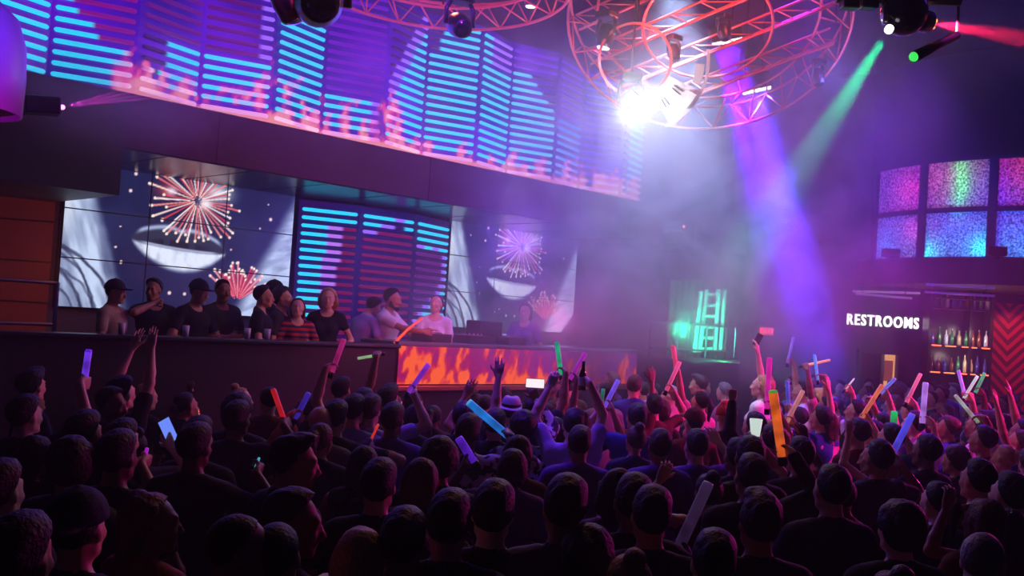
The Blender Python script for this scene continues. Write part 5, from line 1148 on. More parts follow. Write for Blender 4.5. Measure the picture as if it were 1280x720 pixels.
# ================================================================== WHO IS THERE
rp = random.Random(21)
SF = .85                                        # stage floor
def stage_person(x, ytop, t, face, arms, head=(0, 0, 0), fem=False, styles=('relax', 'relax'), lean=0, key=None, **kw):
    P_ = onY(x, ytop, t); hgt = P_.z - SF; ps = Pose(fem, arms, head, lean, styles=styles)
    top = ps.hc[2] + .125; sc = hgt / top
    th = math.atan2(-face[0], face[1]); off = Matrix.Rotation(th, 3, 'Z') @ Vector((ps.hc[0] * sc, ps.hc[1] * sc, 0))
    return person((P_.x - off.x, P_.y - off.y, SF), face, ps, key or ('s', x, ytop), scale=sc, **kw)
Rt = (Rh.x, Rh.y); TOCAM = (-Fh.x, -Fh.y)
def mixd(r, f): v = Rh * r + Fh * f; return (v.x, v.y)
REST = ((.22, .26, 1.08), (-.22, .26, 1.08))
stage_person(146, 351, 9.5, mixd(1, -.1), ((.2, .28, 1.1), None), (0, 0, 0), cloth='beige', hat='cap', hatc='charcoal', hair='crop', skin=1, label='guest in a pale shirt and dark cap, first at the balustrade beside the handrail')
stage_person(193, 348, 9.6, mixd(.6, -.8), ((.06, .17, 1.5), (-.2, .24, 1.1)), (-40, 0, 0), cloth='black', top='tee', hair='short', skin=2, styles=('fist', 'relax'), label='guest in a black shirt raising a hand to the chin before the video wall')
stage_person(250, 351, 9.5, mixd(.9, -.5), REST, (10, -6, 0), cloth='black', hat='cap', hatc='black', hair='crop', skin=1, label='guest in black shirt and black cap under the pictured mouth')
stage_person(280, 350, 9.75, mixd(.8, -.6), ((.1, .28, 1.15), (-.12, .26, 1.12)), (-10, 0, 0), cloth='charcoal', hair='short', skin=2, label='guest in charcoal shirt with folded forearms by the small red burst')
stage_person(331, 357, 9.45, mixd(1, .1), REST, (0, 0, 0), cloth='black', hair='short', skin=1, label='dark haired guest in black seen sideways at the edge of the wide video wall')
stage_person(345, 352, 10.1, mixd(1, .3), REST, (20, 0, 0), cloth='navy', hat='cap', hatc='black', hair='crop', skin=2, label='guest in a black cap half hidden between two others at the video wall edge')
stage_person(355, 359, 9.6, mixd(1, -.1), (None, None), (0, 4, 0), cloth='charcoal', hair='curly', hc='dark brown', skin=0, label='curly haired guest in charcoal standing where the cyan bars begin')
stage_person(373, 372, 9.45, mixd(.5, -.9), ((.15, .26, 1.1), (-.1, .28, 1.2)), (-20, 8, 0), fem=True, cloth='striped', hair='long', hc='auburn', skin=0, label='guest in a red striped top beside the light column')
stage_person(411, 360, 9.6, mixd(.15, -1), ((.24, .12, 1.0), (-.22, .2, 1.05)), (0, 0, 0), fem=True, top='dress', cloth='black', hair='wavy', hc='blonde', skin=0, label='blonde long haired guest in a black dress before the light column')
stage_person(468, 372, 9.75, mixd(.7, .7), ((.2, .3, 1.15), (-.2, .3, 1.1)), (0, -25, 0), cloth='lilac', hair='short', hc='dark brown', skin=1, lean=.25, label='person in a lilac shirt bending behind the bearded performer')
stage_person(492, 361, 9.5, mixd(1, -.25), ((.16, .5, 1.28), (-.2, .42, 1.2)), (0, -6, 0), cloth='white', hair='short', hc='black', skin=2, beard=True, styles=('point', 'fist'), label='bearded performer in a white shirt stretching an arm over the booth')
stage_person(546, 368, 9.5, mixd(.1, -1), ((.05, .3, 1.22), (-.05, .3, 1.2)), (-22, 14, 0), fem=True, cloth='white', hair='lowbun', hc='brown', skin=0, styles=('open', 'open'), label='person in a white top with joined hands behind the flaming booth screen')
stage_person(657, 379, 9.75, mixd(-.3, -1), ((.15, .26, 1.1), (-.15, .26, 1.1)), (0, 0, 0), fem=True, cloth='purple', hair='long', hc='black', skin=1, label='long haired silhouette in purple in front of the hazy video wall')
# glowing rod leaning on the booth, and one held
# ------------------------------------------------------------------ the dance floor
BOOTH = Vector(((bx0 + bx1) / 2, YS + .5, 0))
def faceto(p, jit=0):
    d = (BOOTH - Vector((p[0], p[1], 0))).normalized(); return Matrix.Rotation(math.radians(jit), 3, 'Z') @ d
DEFS = {}
for fem in (0, 1):
    for yi, yaw in enumerate((-32, 0, 30)):
        DEFS[fem, yi] = Pose(bool(fem), ((None, None), ((.2, .24, 1.1), (-.2, .26, 1.15)), ((.1, .28, 1.2), None))[yi], (yaw, rp.choice((-4, 0, 6)), rp.choice((-6, 0, 5))))
placed = []                                     # (world xy, px)
def free(p, r): return all((p[0] - q[0]) ** 2 + (p[1] - q[1]) ** 2 > r * r for q in placed)
LEGS = ['navy', 'black', 'charcoal']
def crowd(x, ytop, fem=False, hair='short', hc='black', cloth='charcoal', top='tee', jit=0, yi=1, h=None, skin=None, hat=None, hatc='black', label=None, face=None, tilt=None):
    h = h or (1.63 if fem else 1.75); p = onH(x, ytop, h); ps = DEFS[int(fem), yi]
    f = face or faceto(p, jit); sc = h / (ps.hc[2] + .128 + (.03 if hat else 0))
    th = math.atan2(-f[0], f[1]); off = Matrix.Rotation(th, 3, 'Z') @ Vector((ps.hc[0] * sc, ps.hc[1] * sc, 0)); loc = Vector((p.x - off.x, p.y - off.y, 0)); placed.append((p.x, p.y))
    return person(loc, f, ps, ('c', fem, yi), top, cloth, hair, hc, rp.randrange(5) if skin is None else skin, rp.choice(LEGS), sc, hat, hatc, label=label)
STICKS = []
def stick_mat(nm, rgb, st):
    if nm in MATS: return MATS[nm]
    m = mat(nm, tuple(int(90 + .55 * v) for v in rgb), .45, emit=rgb, estr=st, noise=.15, nscale=20); nt = m.node_tree; b_ = nt.nodes['Principled BSDF']
    tc = nt.nodes.new('ShaderNodeTexCoord'); n = nt.nodes.new('ShaderNodeTexNoise'); n.inputs['Scale'].default_value = 9; nt.links.new(tc.outputs['Object'], n.inputs['Vector'])
    r = nt.nodes.new('ShaderNodeMapRange'); r.inputs['From Min'].default_value = .3; r.inputs['From Max'].default_value = .72; r.inputs['To Min'].default_value = .35 * st; r.inputs['To Max'].default_value = 1.05 * st; nt.links.new(n.outputs['Fac'], r.inputs['Value']); nt.links.new(r.outputs[0], b_.inputs['Emission Strength'])
    m.cycles.emission_sampling = 'NONE'; return m
def stick(a, b, r, rgb, st, label, rgb2=None, cat='foam stick', group='glowing foam sticks', name='foam_stick'):
    a, b = Vector(a), Vector(b); r *= .86; t = thing(name, label, cat, b, 0, group); d = (a - b).normalized(); L = (a - b).length
    nm = 'stick_' + '_'.join(str(v) for v in rgb) + '_%.1f' % st
    m = stick_mat(nm, rgb, st); M = aim(b, d)
    bm = new_bm(); lathe(bm, [(r * .9, 0), (r, .012), (r, L - .014), (r * .86, L)], 14, M); o = obj('tube', bm, m, t, True)
    if rgb2:
        m2 = stick_mat('stick_' + '_'.join(str(v) for v in rgb2) + '_%.1f' % st, rgb2, st); o.data.materials.append(m2); inv = M.inverted() @ t.matrix_basis
        for f_ in o.data.polygons:
            if (inv @ f_.center).z > L * .5: f_.material_index = 1
    bm = new_bm(); lathe(bm, [(r * 1.04, -.02), (r * 1.06, .0), (r * 1.05, .03), (r * .9, .032)], 14, M); obj('cap', bm, M_PLAST, t, True)
    STICKS.append((label, proj((a + b) / 2))); return t
def hor(x): return 398 + (x - 640) * .0647
def raised(gx, gy, h, tip=None, side=1, fem=False, hair='short', hc='black', cloth='charcoal', top='tee', jit=0, head=(0, 6, 0), style='open', other=None, label=None, skin=None, hat=None, hatc='black', Z=None, lat=.26, fwd=.16, otherstyle='relax'):
    """someone whose raised hand shows at (gx, gy), the hand h above the floor; tip: where the thing held ends"""
    Z = Z or (2.4 - h) * FPX / (gy - hor(gx)); G = PZ(gx, gy, Z)
    f = faceto(G, jit); th = math.atan2(-f[0], f[1]); Ri = Matrix.Rotation(-th, 3, 'Z'); sd3 = None
    if tip is not None: sd3 = (PZ(tip[0], tip[1], Z) - G).normalized(); loc3 = np.array(Ri @ sd3)
    sc = .94 if fem else 1.0
    w_ = (side * lat, fwd, G.z / sc); arms = [other, other]; arms[0 if side > 0 else 1] = w_
    if other is not None: arms[1 if side > 0 else 0] = (-side * abs(other[0]), other[1], other[2])
    grip = [None, None]; st = [otherstyle, otherstyle]
    if tip is not None: grip[0 if side > 0 else 1] = loc3
    else: st[0 if side > 0 else 1] = style
    ps = Pose(fem, tuple(arms), head, grip=tuple(grip), styles=tuple(st))
    (sd, W, a, n, sty) = ps.hands[0 if side > 0 else 1]
    g = W + a * .08 + n * .03 if tip is not None else W + a * .06
    sc2 = G.z / g[2]; sc2 = max(.88, min(1.1, sc2)); o = Matrix.Rotation(th, 3, 'Z') @ Vector((g[0] * sc2, g[1] * sc2, 0))
    loc = Vector((G.x - o.x, G.y - o.y, 0)); hd = loc + Matrix.Rotation(th, 3, 'Z') @ Vector((ps.hc[0], ps.hc[1], 0)); placed.append((hd.x, hd.y))
    pr = person(loc, f, ps, ('r', gx, gy), top, cloth, hair, hc, rp.randrange(5) if skin is None else skin, rp.choice(LEGS), sc2, hat, hatc, label=label)
    gw = local_to_world(loc, th, sc2, g); a_w = local_to_world(loc, th, sc2, g + a) - gw
    return pr, gw, sd3, Z
def with_stick(tipx, tipy, gx, gy, h, rgb, st, slabel, r=.024, rgb2=None, over=.05, **kw):
    pr, gw, sd, Z = raised(gx, gy, h, (tipx, tipy), **kw); L = math.hypot(tipx - gx, tipy - gy) * Z / FPX
    b = gw - sd * over; stick(gw + sd * L, b, r, rgb, st, slabel, rgb2); return pr
V = dict(fem=True)
with_stick(111, 437, 105, 478, 1.85, (120, 60, 255), 1.0, 'violet foam stick held upright at the dark side under the handrail', side=1, cloth='navy', label='person in navy holding the upright violet stick below the handrail', rgb2=(90, 30, 220))
with_stick(430, 424, 416, 462, 1.92, (200, 40, 130), .75, 'pink foam stick held up below the blonde guest', cloth='light blue', hair='short', side=-1, label='person in light blue raising a pink stick below the blonde guest')
with_stick(447, 448, 472, 444, 1.98, (170, 220, 150), .7, 'pale green stick held level below the bending performer', r=.016, cloth='black', side=1, label='person in black holding a pale green stick level below the booth end')
with_stick(341, 486, 357, 530, 1.62, (210, 30, 40), .8, 'red foam stick held over the dark middle of the crowd', r=.02, cloth='charcoal', side=1, label='person in charcoal with the red foam stick in the dark crowd')
with_stick(386, 491, 371, 520, 1.66, (70, 50, 210), .6, 'dull blue violet stick beside the red foam stick', r=.022, cloth='navy', side=-1, label='person in navy with the dull blue violet stick beside the red one', hair='ponytail', hc='brown', **V)
with_stick(473, 530, 461, 556, 1.45, (255, 60, 40), 1.0, 'short thin red stick glowing among the dark heads', r=.010, cloth='charcoal', side=1, label='person in charcoal gripping the short thin red glowing stick', lat=.2)
with_stick(536, 455, 513, 488, 1.8, (150, 50, 220), .8, 'purple foam stick held against the booth flames', cloth='lilac', side=1, label='person in lilac lifting a purple stick against the booth flames', hair='short', hc='brown')
with_stick(585, 502, 634, 544, 1.62, (30, 130, 230), 1.0, 'bright blue foam stick pointing across the crowd below the pale hat', r=.03, cloth='pattern', top='long', side=1, label='person in patterned sleeves holding the bright blue foam stick', rgb2=(90, 180, 240))
with_stick(573, 547, 590, 574, 1.55, (110, 40, 240), .7, 'purple ringed foam stick low in the crowd left of the blue one', r=.03, cloth='purple', side=-1, label='person in purple lowering a ringed purple stick', hair='bob', **V)
with_stick(696, 427, 701, 466, 1.98, (20, 190, 130), .9, 'tall green foam stick held up at the right end of the booth', cloth='navy', side=1, label='person in navy raising the tall green stick at the booth end', hair='short', Z=8.4)
with_stick(732, 441, 714, 472, 1.95, (190, 40, 190), .75, 'magenta foam stick crossing beside the tall green one', cloth='purple', side=1, label='person in purple raising the magenta stick beside the tall green one', hair='long', hc='dark brown', Z=8.7, **V)
with_stick(754, 486, 751, 512, 1.72, (30, 150, 110), .6, 'short green foam stick behind the raised bottle', r=.02, cloth='blue', side=-1, label='person in blue holding the short green stick behind the raised bottle', Z=8.2)
with_stick(773, 475, 757, 506, 1.75, (130, 90, 250), .9, 'violet foam stick slanting beside the short green one', cloth='black', side=1, label='person in black holding the slanting violet stick', hair='bun', hc='brown', Z=8.3, **V)
with_stick(841, 432, 846, 462, 1.95, (240, 70, 110), .75, 'pink foam stick standing up before the green ladder', r=.03, cloth='pink', side=-1, label='person in pink raising the upright pink stick before the ladder', hair='ponytail', hc='black', Z=10.5, **V)
with_stick(850, 452, 834, 486, 1.85, (255, 90, 150), .85, 'rosy foam stick slanting below the upright pink one', cloth='dark red', side=1, label='person in dark red with the slanting rosy stick', Z=9.6)
with_stick(962, 447, 959, 508, 1.7, (240, 40, 180), .85, 'long hot pink foam stick held upright below the exit sign', r=.026, cloth='purple', side=1, label='person in purple with the long hot pink stick', Z=8.2)
with_stick(992, 421, 985, 452, 2.05, (130, 110, 235), .6, 'pale violet stick raised highest below the violet beam', r=.024, cloth='lilac', side=1, label='person in lilac raising the highest pale violet stick', Z=12.5)
with_stick(1018, 443, 1022, 473, 1.95, (50, 150, 240), .9, 'light blue stick crossed by an orange one', r=.02, cloth='blue', side=1, label='person in blue holding the light blue crossed stick', Z=11)
with_stick(1038, 450, 1006, 457, 1.95, (250, 150, 70), .8, 'orange stick lying across the light blue one', r=.018, cloth='pink', side=-1, label='person in pink holding the level orange stick', Z=11.6, hair='wavy', hc='blonde', **V)
with_stick(966, 488, 977, 566, 1.70, (255, 110, 40), .85, 'large orange and green foam stick raised by a near dark arm', r=.03, rgb2=(90, 170, 60), cloth='black', top='long', side=1, label='person in long black sleeves raising the large orange and green stick', hair='short', Z=5.4)
with_stick(1004, 488, 984, 526, 1.68, (235, 150, 150), .7, 'peach foam stick slanting over bright pink faces', r=.022, cloth='pink', side=1, label='person in pink with the peach coloured stick', hair='long', hc='blonde', Z=8.2, **V)
with_stick(984, 476, 986, 510, 1.75, (70, 100, 240), .6, 'dim blue foam stick behind the peach one', r=.022, cloth='blue', side=-1, label='person in blue with the dim blue stick', Z=9.2)
with_stick(1103, 481, 1077, 522, 1.68, (250, 120, 80), .85, 'orange foam stick with glowing foot held over the crowd', r=.022, cloth='dark red', side=1, label='person in dark red holding the orange foam stick', Z=8.3)
with_stick(1119, 473, 1102, 490, 1.8, (110, 130, 250), .8, 'blue stick tip showing behind the orange foam stick', r=.02, cloth='navy', side=1, label='person in navy holding the blue stick behind the orange one', Z=9.0)
with_stick(1068, 473, 1058, 485, 1.8, (230, 230, 240), .8, 'thin white stick at the dark corner below the sign', r=.01, cloth='black', side=1, label='person in black with the thin white stick below the sign', Z=10.8)
with_stick(1151, 467, 1134, 501, 1.78, (245, 110, 150), .9, 'pink foam stick slanting below the bar shelves', r=.022, cloth='purple', side=1, label='person in purple with the pink slanting stick below the bar', Z=9.6)
with_stick(1157, 478, 1153, 526, 1.66, (190, 130, 245), .95, 'wide lilac foam stick upright below the bar shelves', r=.028, cloth='lilac', side=1, label='person in lilac with the wide upright lilac stick', Z=8.3, hair='bun', hc='brown', **V)
with_stick(1198, 463, 1206, 494, 1.78, (180, 120, 250), .9, 'lilac stick leaning left of the crossed pair near the wall panel', r=.022, cloth='charcoal', side=-1, label='person in charcoal with the lilac leaning stick near the wall panel', Z=10)
with_stick(1222, 470, 1206, 496, 1.76, (200, 235, 215), .9, 'white stick of the crossed pair below the red wall panel', r=.018, cloth='white', side=1, label='person in white with the white crossed stick', Z=9.8)
with_stick(1231, 466, 1220, 489, 1.78, (40, 200, 110), .8, 'green stick of the crossed pair below the red wall panel', r=.022, cloth='olive', side=1, label='person in olive with the green crossed stick', Z=10.4)
with_stick(1194, 494, 1221, 526, 1.64, (190, 215, 190), .7, 'pale grey green stick slanting down below the crossed pair', r=.018, cloth='grey', side=1, label='person in grey with the pale grey green stick', Z=8.4)
with_stick(1118, 514, 1116, 542, 1.6, (40, 210, 110), .9, 'fat green foam stick glowing behind dark heads', r=.032, cloth='teal', side=1, label='person in teal with the fat green glowing stick', Z=8.0)
with_stick(1141, 517, 1112, 574, 1.55, (90, 80, 250), .9, 'long blue violet foam stick slanting in front of dark heads', r=.026, cloth='navy', side=1, label='person in navy with the long blue violet stick', Z=6.6, rgb2=(130, 80, 245))
with_stick(886, 603, 847, 688, 1.42, (74, 50, 96), .45, 'large unlit greyish foam stick in the near dark crowd', r=.03, cloth='black', side=1, label='person in black holding the large unlit foam stick', Z=4.4, hair='short', hc='dark brown')  # unlit stick, but a faint glow is put into its material
with_stick(648, 711, 643, 735, 1.42, (60, 190, 120), .8, 'green stick tip poking up at the bottom edge', r=.018, cloth='black', side=1, label='person in black below the green stick tip at the bottom edge', Z=3.7)
with_stick(184, 560, 180, 576, 1.6, (190, 40, 230), .9, 'short magenta glow stick in the dark crowd near the small phone', r=.012, cloth='navy', side=1, label='person in navy with the short magenta glow stick', Z=5.3)
with_stick(324, 572, 319, 586, 1.55, (90, 220, 240), .8, 'tiny cyan glow stick among the darkest heads', r=.008, cloth='charcoal', side=1, label='person in charcoal with the tiny cyan glow stick', Z=5.1)
# rod on the booth
a_, b_ = onY(527, 398, 9.0), onY(489, 433, 8.86)
t = thing('glow_rod', 'orange glowing rod leaning beside the bearded performer', 'glow rod', b_, 0); bm = new_bm(); tube(bm, [b_, b_.lerp(a_, .5) + Zh * .02, a_], .016, 8); obj('tube', bm, glow('rod_orange', (255, 80, 30), 1.1, 'NONE'), t, True)
bm = new_bm(); tube(bm, [b_, b_.lerp(a_, .08)], .02, 8); obj('grip', bm, M_PLAST, t)
# things held up
def phone(gw, yaw_face, label, scr, st, land=False, tilt=0, turn=0):
    t = thing('phone', label, 'phone', gw); f = Vector((yaw_face[0], yaw_face[1], 0)).normalized(); z = Matrix.Rotation(turn, 3, 'Z') @ -f; x = Zh.cross(z).normalized(); y = z.cross(x)
    R = Matrix((x, y, z)).transposed() @ Matrix.Rotation(tilt, 3, 'Z'); s = (.15, .075, .009) if land else (.075, .15, .009)
    bm = new_bm(); box(bm, gw + Zh * .05, s, R, bev=.003); obj('case', bm, M_PLAST, t)
    bm = new_bm(); box(bm, gw + Zh * .05 + z * .0055, (s[0] - .008, s[1] - .008, .002), R); obj('display', bm, glow('phone_%d_%d_%d' % scr, scr, st, 'NONE'), t)
    STICKS.append((label, proj(gw))); return t
pr, gw, _, Z = raised(668, 492, 1.72, side=1, fem=False, cloth='pattern', top='long', style='relax', other=(.1, .3, 1.3), label='person in pale patterned sleeves filming with a bright phone', Z=7.6, lat=.12, fwd=.3, hair='curly'); phone(gw + Zh * .03, (BOOTH - gw), 'phone with bright white display raised in front of the booth', (255, 245, 250), 1.0, True)
pr, gw, _, Z = raised(728, 478, 1.98, tip=(727, 462), side=1, cloth='lilac', hair='short', other=(.16, .2, 1.9), label='person in lilac with both arms up holding a dark bottle', Z=7.4, lat=.08, otherstyle='relax')
t = thing('beer_bottle', 'dark bottle lifted between two raised hands by the booth', 'bottle', gw); bm = new_bm(); lathe(bm, [(.028, -.06), (.03, -.04), (.03, .06), (.013, .11), (.012, .16)], 12, Matrix.Translation(gw)); obj('glass', bm, mat('dark_bottle', (30, 20, 18), .15, spec=.8), t, True)
bm = new_bm(); lathe(bm, [(.0305, -.02), (.0305, .04)], 12, Matrix.Translation(gw), cap=False); obj('sticker', bm, mat('bottle_sticker', (200, 190, 190), .6), t, True); STICKS.append(('raised dark bottle', proj(gw)))
pr, gw, _, Z = raised(947, 432, 2.05, side=1, cloth='white', hair='wavy', hc='blonde', fem=True, style='relax', label='blonde person in white lifting a bright phone below the exit sign', Z=11.5, lat=.12); phone(gw + Zh * .04, TOCAM, 'small bright phone lifted below the exit sign', (255, 250, 255), 1.1, False, .4)
pr, gw, _, Z = raised(209, 549, 1.5, side=1, cloth='navy', style='relax', label='person in navy looking at a small blue lit phone', Z=5.6, lat=.1, fwd=.32); phone(gw + Zh * .0, faceto(gw), 'small blue lit phone in the dark crowd', (110, 140, 255), 1.0, False, .5, 1.0)
pr, gw, _, Z = raised(944, 545, 1.6, side=1, cloth='charcoal', style='fist', label='person in charcoal lifting a white lit cup', Z=6.6)
t = thing('cup', 'white lit plastic cup lifted over the dark crowd', 'cup', gw); bm = new_bm(); lathe(bm, [(.03, -.03), (.044, .085), (.04, .085), (.027, -.02)], 16, Matrix.Translation(gw + Zh * .03), cap=False); obj('wall', bm, glow('white_cup', (225, 245, 235), .75, 'NONE'), t, True); bm = new_bm(); lathe(bm, [(.03, 0), (.031, .006)], 16, Matrix.Translation(gw)); obj('base', bm, glow('white_cup', (225, 245, 235), .75, 'NONE'), t); STICKS.append(('white lit cup', proj(gw)))  # indistinct white blob built as a cup that glows
# bare hands up
raised(624, 462, 1.98, side=1, cloth='black', style='open', label='person with one dark arm stretched up in front of the booth flames', Z=7.6, hair='short')
raised(586, 487, 1.85, side=-1, cloth='black', style='open', label='person lifting an open hand before the lower booth trim', Z=7.6, hair='short', hc='dark brown', fwd=.2)
raised(916, 492, 1.85, side=-1, cloth='black', top='long', style='fist', label='person with a black sleeved fist raised beside the red beanie', Z=7.6)
raised(1186, 624, 1.62, side=-1, fem=True, cloth='rust', top='vest', style='relax', hair='long', hc='black', label='long haired person in rust with a bare arm bent up at the lower right', Z=5.0, lat=.3, fwd=.1)
raised(1262, 488, 1.85, side=1, cloth='blue', style='open', label='person in blue raising an open hand in front of the red wall panel', Z=9.5)
raised(815, 470, 1.9, side=1, fem=True, cloth='dark red', style='open', hair='ponytail', label='person in dark red reaching up at the end of the booth', Z=9.4)
raised(1035, 480, 1.85, side=1, fem=True, cloth='pink', style='open', top='vest', hair='long', hc='brown', label='person in a pink vest top with a bare arm straight up', Z=9.5)
raised(1062, 535, 1.62, side=-1, fem=True, cloth='pink', style='relax', top='vest', hair='bob', hc='blonde', label='fair haired person in a pink vest top lifting a hand', Z=7.4)
raised(1005, 540, 1.55, side=1, fem=True, cloth='red', style='relax', hair='wavy', hc='auburn', label='auburn haired person in red with a raised hand among pink light', Z=7.2)
raised(830, 590, 1.55, side=-1, fem=True, cloth='dark red', top='vest', style='relax', hair='bun', hc='dark brown', label='person with a bun and a bare forearm raised in the dim middle', Z=5.6)
raised(893, 545, 1.6, side=1, cloth='purple', style='relax', label='person in purple lifting a hand in front of the red beanie', Z=7.0)
raised(190, 425, 2.02, side=1, cloth='black', style='open', label='person reaching both hands up against the balustrade', Z=7.2, other=(.14, .2, 1.95), otherstyle='open', lat=.1)
raised(1245, 500, 1.75, side=-1, fem=True, cloth='blue', top='vest', style='open', hair='long', hc='brown', label='person in a blue vest top with an arm up below the red wall panel', Z=8.8)
raised(1090, 500, 1.7, side=1, cloth='white', style='fist', label='person in white punching the air beside the orange stick', Z=8.8)
# heads one can tell in the photograph
C = crowd
C(640, 494, hat='fedora', hatc='lilac', cloth='pattern', top='long', h=1.72, label='person wearing a pale lilac brimmed hat in front of the booth')
C(908, 504, hat='beanie', hatc='red', cloth='black', h=1.72, label='person in a red beanie among violet lit heads', jit=-20, yi=0)
C(2, 574, cloth='black', hc='dark brown'); C(49, 543, cloth='charcoal', fem=True, hair='long', hc='dark brown'); C(91, 547, cloth='charcoal', hair='curly', hc='dark brown', yi=2)
C(104, 602, cloth='black', hat='cap_back', hatc='navy', h=1.78); C(195, 615, fem=True, hair='wavy', hc='auburn', cloth='rust', top='jacket', jit=-25, yi=0, h=1.66); C(150, 537, cloth='black', h=1.78); C(304, 639, hair='crop', cloth='charcoal', jit=-30, yi=0)
C(28, 640, cloth='navy', hair='short', h=1.8, top='jacket'); C(372, 544, cloth='navy', hair='quiff', jit=-40, yi=0, h=1.8); C(371, 611, cloth='charcoal', hair='short', hc='dark brown', jit=-45, yi=0, h=1.74)
C(349, 647, cloth='black', hair='crop', h=1.72); C(475, 573, cloth='black', hair='short', h=1.74); C(528, 571, fem=True, hair='long', hc='brown', cloth='black', h=1.68); C(452, 656, fem=True, hair='bob', hc='blonde', cloth='black', h=1.66)
C(506, 634, cloth='charcoal', hair='short', h=1.72); C(618, 600, cloth='black', hair='short', h=1.78, top='long'); C(551, 547, cloth='navy', hair='curly', hc='black'); C(708, 593, cloth='grey', hair='short', hc='black', h=1.82, top='tee', skin=1)
C(772, 585, fem=True, hair='wavy', hc='dark brown', cloth='purple', h=1.68); C(815, 607, cloth='black', hair='short', h=1.76); C(735, 658, cloth='black', hair='curly', fem=True, h=1.66); C(786, 691, fem=True, hair='bun', hc='blonde', cloth='beige', h=1.62)
C(950, 616, cloth='black', hair='quiff', hc='dark brown', h=1.76); C(892, 662, cloth='charcoal', hair='short', h=1.7); C(648, 543, cloth='dark red', fem=True, hair='long', hc='black', h=1.7); C(1040, 581, cloth='navy', hair='short', h=1.78)
C(1092, 554, fem=True, hair='bob', hc='dark brown', cloth='charcoal', yi=2, h=1.66); C(1125, 627, cloth='black', hair='curly', hc='dark brown', h=1.72); C(1172, 600, fem=True, hair='ponytail', cloth='navy', h=1.66); C(1222, 574, cloth='dark red', hair='short', h=1.76)
C(1228, 622, fem=True, hair='long', hc='auburn', cloth='rust', h=1.66); C(1158, 543, cloth='black', hair='short', h=1.76); C(1194, 557, fem=True, hair='curly', hc='brown', cloth='charcoal', h=1.64); C(1000, 546, cloth='black', hair='short', h=1.76)
C(1262, 590, cloth='navy', top='long', hair='short', h=1.76); C(1112, 712, fem=True, hair='bun', hc='brown', cloth='black', h=1.62); C(937, 545, cloth='black', hair='short', h=1.8); C(694, 520, cloth='lilac', fem=True, hair='bob', hc='black', h=1.66); C(725, 532, cloth='purple', hair='short', h=1.72)
C(795, 532, cloth='navy', fem=True, hair='bun', hc='brown', h=1.64); C(825, 536, cloth='purple', hair='short', hc='brown', h=1.72); C(825, 500, cloth='dark red', hair='curly', hc='brown', h=1.7); C(868, 507, cloth='dark red', hair='cap_hair', hat='cap', hatc='dark red', h=1.74); C(1255, 555, cloth='white', fem=True, hair='ponytail', hc='blonde', h=1.64)
C(492, 503, cloth='purple', hair='short', h=1.76); C(455, 485, cloth='black', hair='short', h=1.78); C(402, 505, cloth='grey', hair='bald', h=1.74, skin=1); C(520, 505, fem=True, hair='long', hc='black', cloth='navy', h=1.66); C(60, 452, cloth='light blue', hair='short', h=1.74, jit=-50, yi=0); C(142, 484, cloth='black', hair='short', h=1.74, jit=-40, yi=0); C(185, 480, fem=True, hair='long', hc='blonde', cloth='black', h=1.64)
C(238, 470, fem=True, hair='bun', hc='dark brown', cloth='gold sequin', top='dress', h=1.64, label='person in a glittering gold sequin dress near the balustrade')
C(300, 492, cloth='charcoal', hair='curly', hc='dark brown', h=1.76); C(250, 520, cloth='black', hair='short', h=1.72); C(860, 470, cloth='pink', fem=True, hair='wavy', hc='brown', h=1.64); C(905, 468, cloth='purple', hair='short', h=1.72); C(880, 480, cloth='lilac', fem=True, hair='bun', hc='blonde', h=1.62); C(1185, 520, cloth='blue', hair='short', hc='brown', h=1.72)
# the rest of the crowd, on the floor between them
HK = [('short', 0), ('short', 0), ('crop', 0), ('quiff', 0), ('curly', 0), ('long', 1), ('wavy', 1), ('bun', 1), ('ponytail', 1), ('bob', 1), ('lowbun', 1), ('short', 0)]
Zc = 2.55; NF = 0
while Zc < 17.6:
    sp_ = .50 + .022 * (Zc - 2.5); dx = -.56 * Zc
    while dx < .56 * Zc:
        p = Rh * (dx + rp.uniform(-.13, .13)) + Fh * (Zc + rp.uniform(-.13, .13)); dx += sp_
        fem_h = rp.choice(HK); fem = bool(fem_h[1]); h = rp.gauss(1.62 if fem else 1.74, .045); q = proj((p.x, p.y, h))
        near = Zc < 6
        if p.y > 8.25 or not free(p, .41 + .012 * Zc) or q[0] < -25 or q[0] > 1305 or q[1] > 716: continue
        if p.y > 7.6 and q[0] > 500 and q[0] < 800 and rp.random() < .3: continue
        if near or q[0] < 480: cl = rp.choice(['black', 'black', 'charcoal', 'navy', 'olive', 'charcoal', 'dark red', 'grey', 'teal', 'rust'])
        else: cl = rp.choice(['black', 'purple', 'navy', 'lilac', 'pink', 'white', 'blue', 'dark red', 'charcoal', 'teal', 'light blue', 'grey', 'beige', 'olive', 'red'])
        hat = rp.choice(['cap', 'cap_back']) if (not fem and rp.random() < .09) else None
        crowd(q[0], q[1], fem, fem_h[0], rp.choice(['black', 'black', 'dark brown', 'dark brown', 'brown', 'blonde', 'auburn'] if fem else ['black', 'black', 'dark brown', 'brown', 'grey']), cl, rp.choice(['tee', 'tee', 'long', 'vest' if fem else 'jacket']), rp.uniform(-28, 28), rp.randrange(3), h, hat=hat, hatc=rp.choice(['black', 'navy', 'grey'])); NF += 1
    Zc += sp_ * .96
# someone by the bar panel
p = PZ(1272, 437, 16.5); ps = Pose(False, ((.15, .28, 1.2), None), (20, 0, 0)); sc = p.z / (ps.hc[2] + .125)
person((p.x, p.y, 0), (BOOTH - p), ps, 'barman', 'tee', 'dark red', 'short', 'black', 1, 'black', sc, label='bartender standing in red light in front of the zigzag wall panel') if .8 < sc < 1.25 else None
print('people', len(PEOPLE), 'filled', NF)
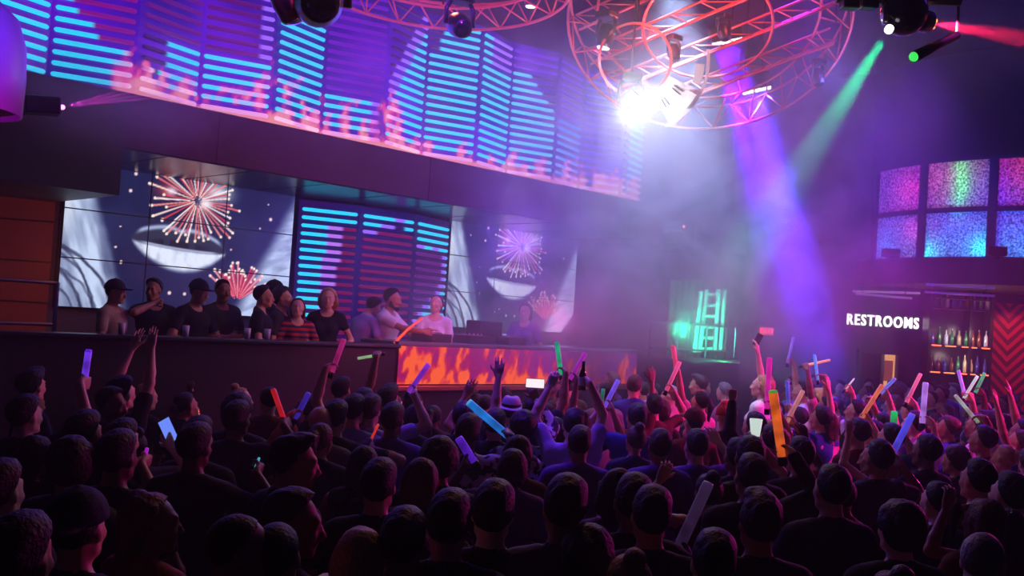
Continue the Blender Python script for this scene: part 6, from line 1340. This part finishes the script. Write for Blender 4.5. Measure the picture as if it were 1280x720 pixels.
# ================================================================== what tells each person apart
LM = [(l, q) for l, q in STICKS]
for d in PEOPLE:
    if d['label']: LM.append((d['label'], proj(local_to_world(d['loc'], d['th'], d['scale'], d['ps'].hc))))
def short(l):
    w_ = l.split()
    stop = {'held', 'holding', 'raised', 'lying', 'with', 'in', 'standing', 'beside', 'crossing', 'slanting', 'lifted', 'crossed', 'leaning', 'showing', 'poking', 'glowing', 'pointing', 'low', 'behind', 'at', 'of', 'upright', 'below', 'among', 'raising', 'filming'}
    if w_[0] in ('person', 'guest', 'bearded'): return None
    o = [w_[0]]
    for x in w_[1:]:
        if x in stop: break
        o.append(x)
    return ' '.join(o[:5])
LM2 = []; seen = {}
for l, q in LM:
    s = short(l)
    if s: seen[s] = seen.get(s, 0) + 1
for l, q in LM:
    s = short(l)
    if s and seen[s] == 1 and len(s.split()) > 1: LM2.append((s, q))
LM2 += [('white RESTROOMS lettering', proj(FW(FPx(1103, 401, ZW)[0], 2.6, ZW))), ('flaming booth screen', proj(((bx0 + bx1) / 2, YS, 1.8))), ('black balustrade', proj(onY(250, 430, YS))), ('red beanie', (908, 512, 9)), ('pale brimmed hat', (640, 505, 8))]
HW = {'short': 'short {} hair', 'crop': 'cropped {} hair', 'quiff': 'combed up {} hair', 'curly': 'curly {} hair', 'long': 'long {} hair', 'wavy': 'wavy {} hair', 'bun': 'a {} top bun', 'ponytail': 'a {} ponytail', 'bob': 'a {} bob', 'lowbun': 'a low {} bun', 'bald': 'a bald head', 'cap_hair': 'short {} hair'}
TW = {'tee': 'shirt', 'long': 'long sleeves', 'vest': 'vest top', 'dress': 'dress', 'jacket': 'jacket'}
used = set(d['label'] for d in PEOPLE if d['label'])
order = ['', 'second ', 'third ', 'fourth ', 'fifth ', 'sixth ']
def rel(q, l):
    dx, dy, dz = q[0] - l[0], q[1] - l[1], q[2] - l[2]
    if dz < -.5 and abs(dx) < 46: return 'in front of'
    if dz > .5 and abs(dx) < 46: return 'behind'
    if abs(dx) < 130: return 'just right of' if dx > 0 else 'just left of'
    return 'well right of' if dx > 0 else 'well left of'
for d in sorted([d for d in PEOPLE if not d['label']], key=lambda d: d['loc'].dot(Fh)):
    q = proj(local_to_world(d['loc'], d['th'], d['scale'], d['ps'].hc))
    hw = HW[d['hair']].format(d['hc']) if not d['hat'] else 'a ' + d['hatc'] + (' backwards cap' if d['hat'] == 'cap_back' else ' cap')
    base = f"person with {hw}, {d['cloth']} {TW[d['top']]}, "
    cand = sorted(LM2, key=lambda z: math.hypot(z[1][0] - q[0], (z[1][1] - q[1])) + 25 * abs(z[1][2] - q[2]))
    done = False
    for o_ in order:
        for (s, lq) in cand[:12 if o_ == '' else 3]:
            r_ = rel(q, lq); lab = base + (o_ + 'one ' if o_ else '') + r_ + ' the ' + s
            if len(lab.split()) <= 16 and lab not in used: done = True; break
        if done: break
    used.add(lab); d['o']['label'] = lab
    if not done: print('dup label', lab)
for d in PEOPLE:
    x, y, z = proj(d['loc'] + Zh * 1.6); d['o']['group'] = 'guests in the raised area' if d['loc'].z > .5 else 'people on the dance floor'
bpy.context.view_layer.update()
for o in bpy.data.objects:
    if 'label' in o and len(o['label'].split()) > 16: print('LONG', o.name, o['label'])
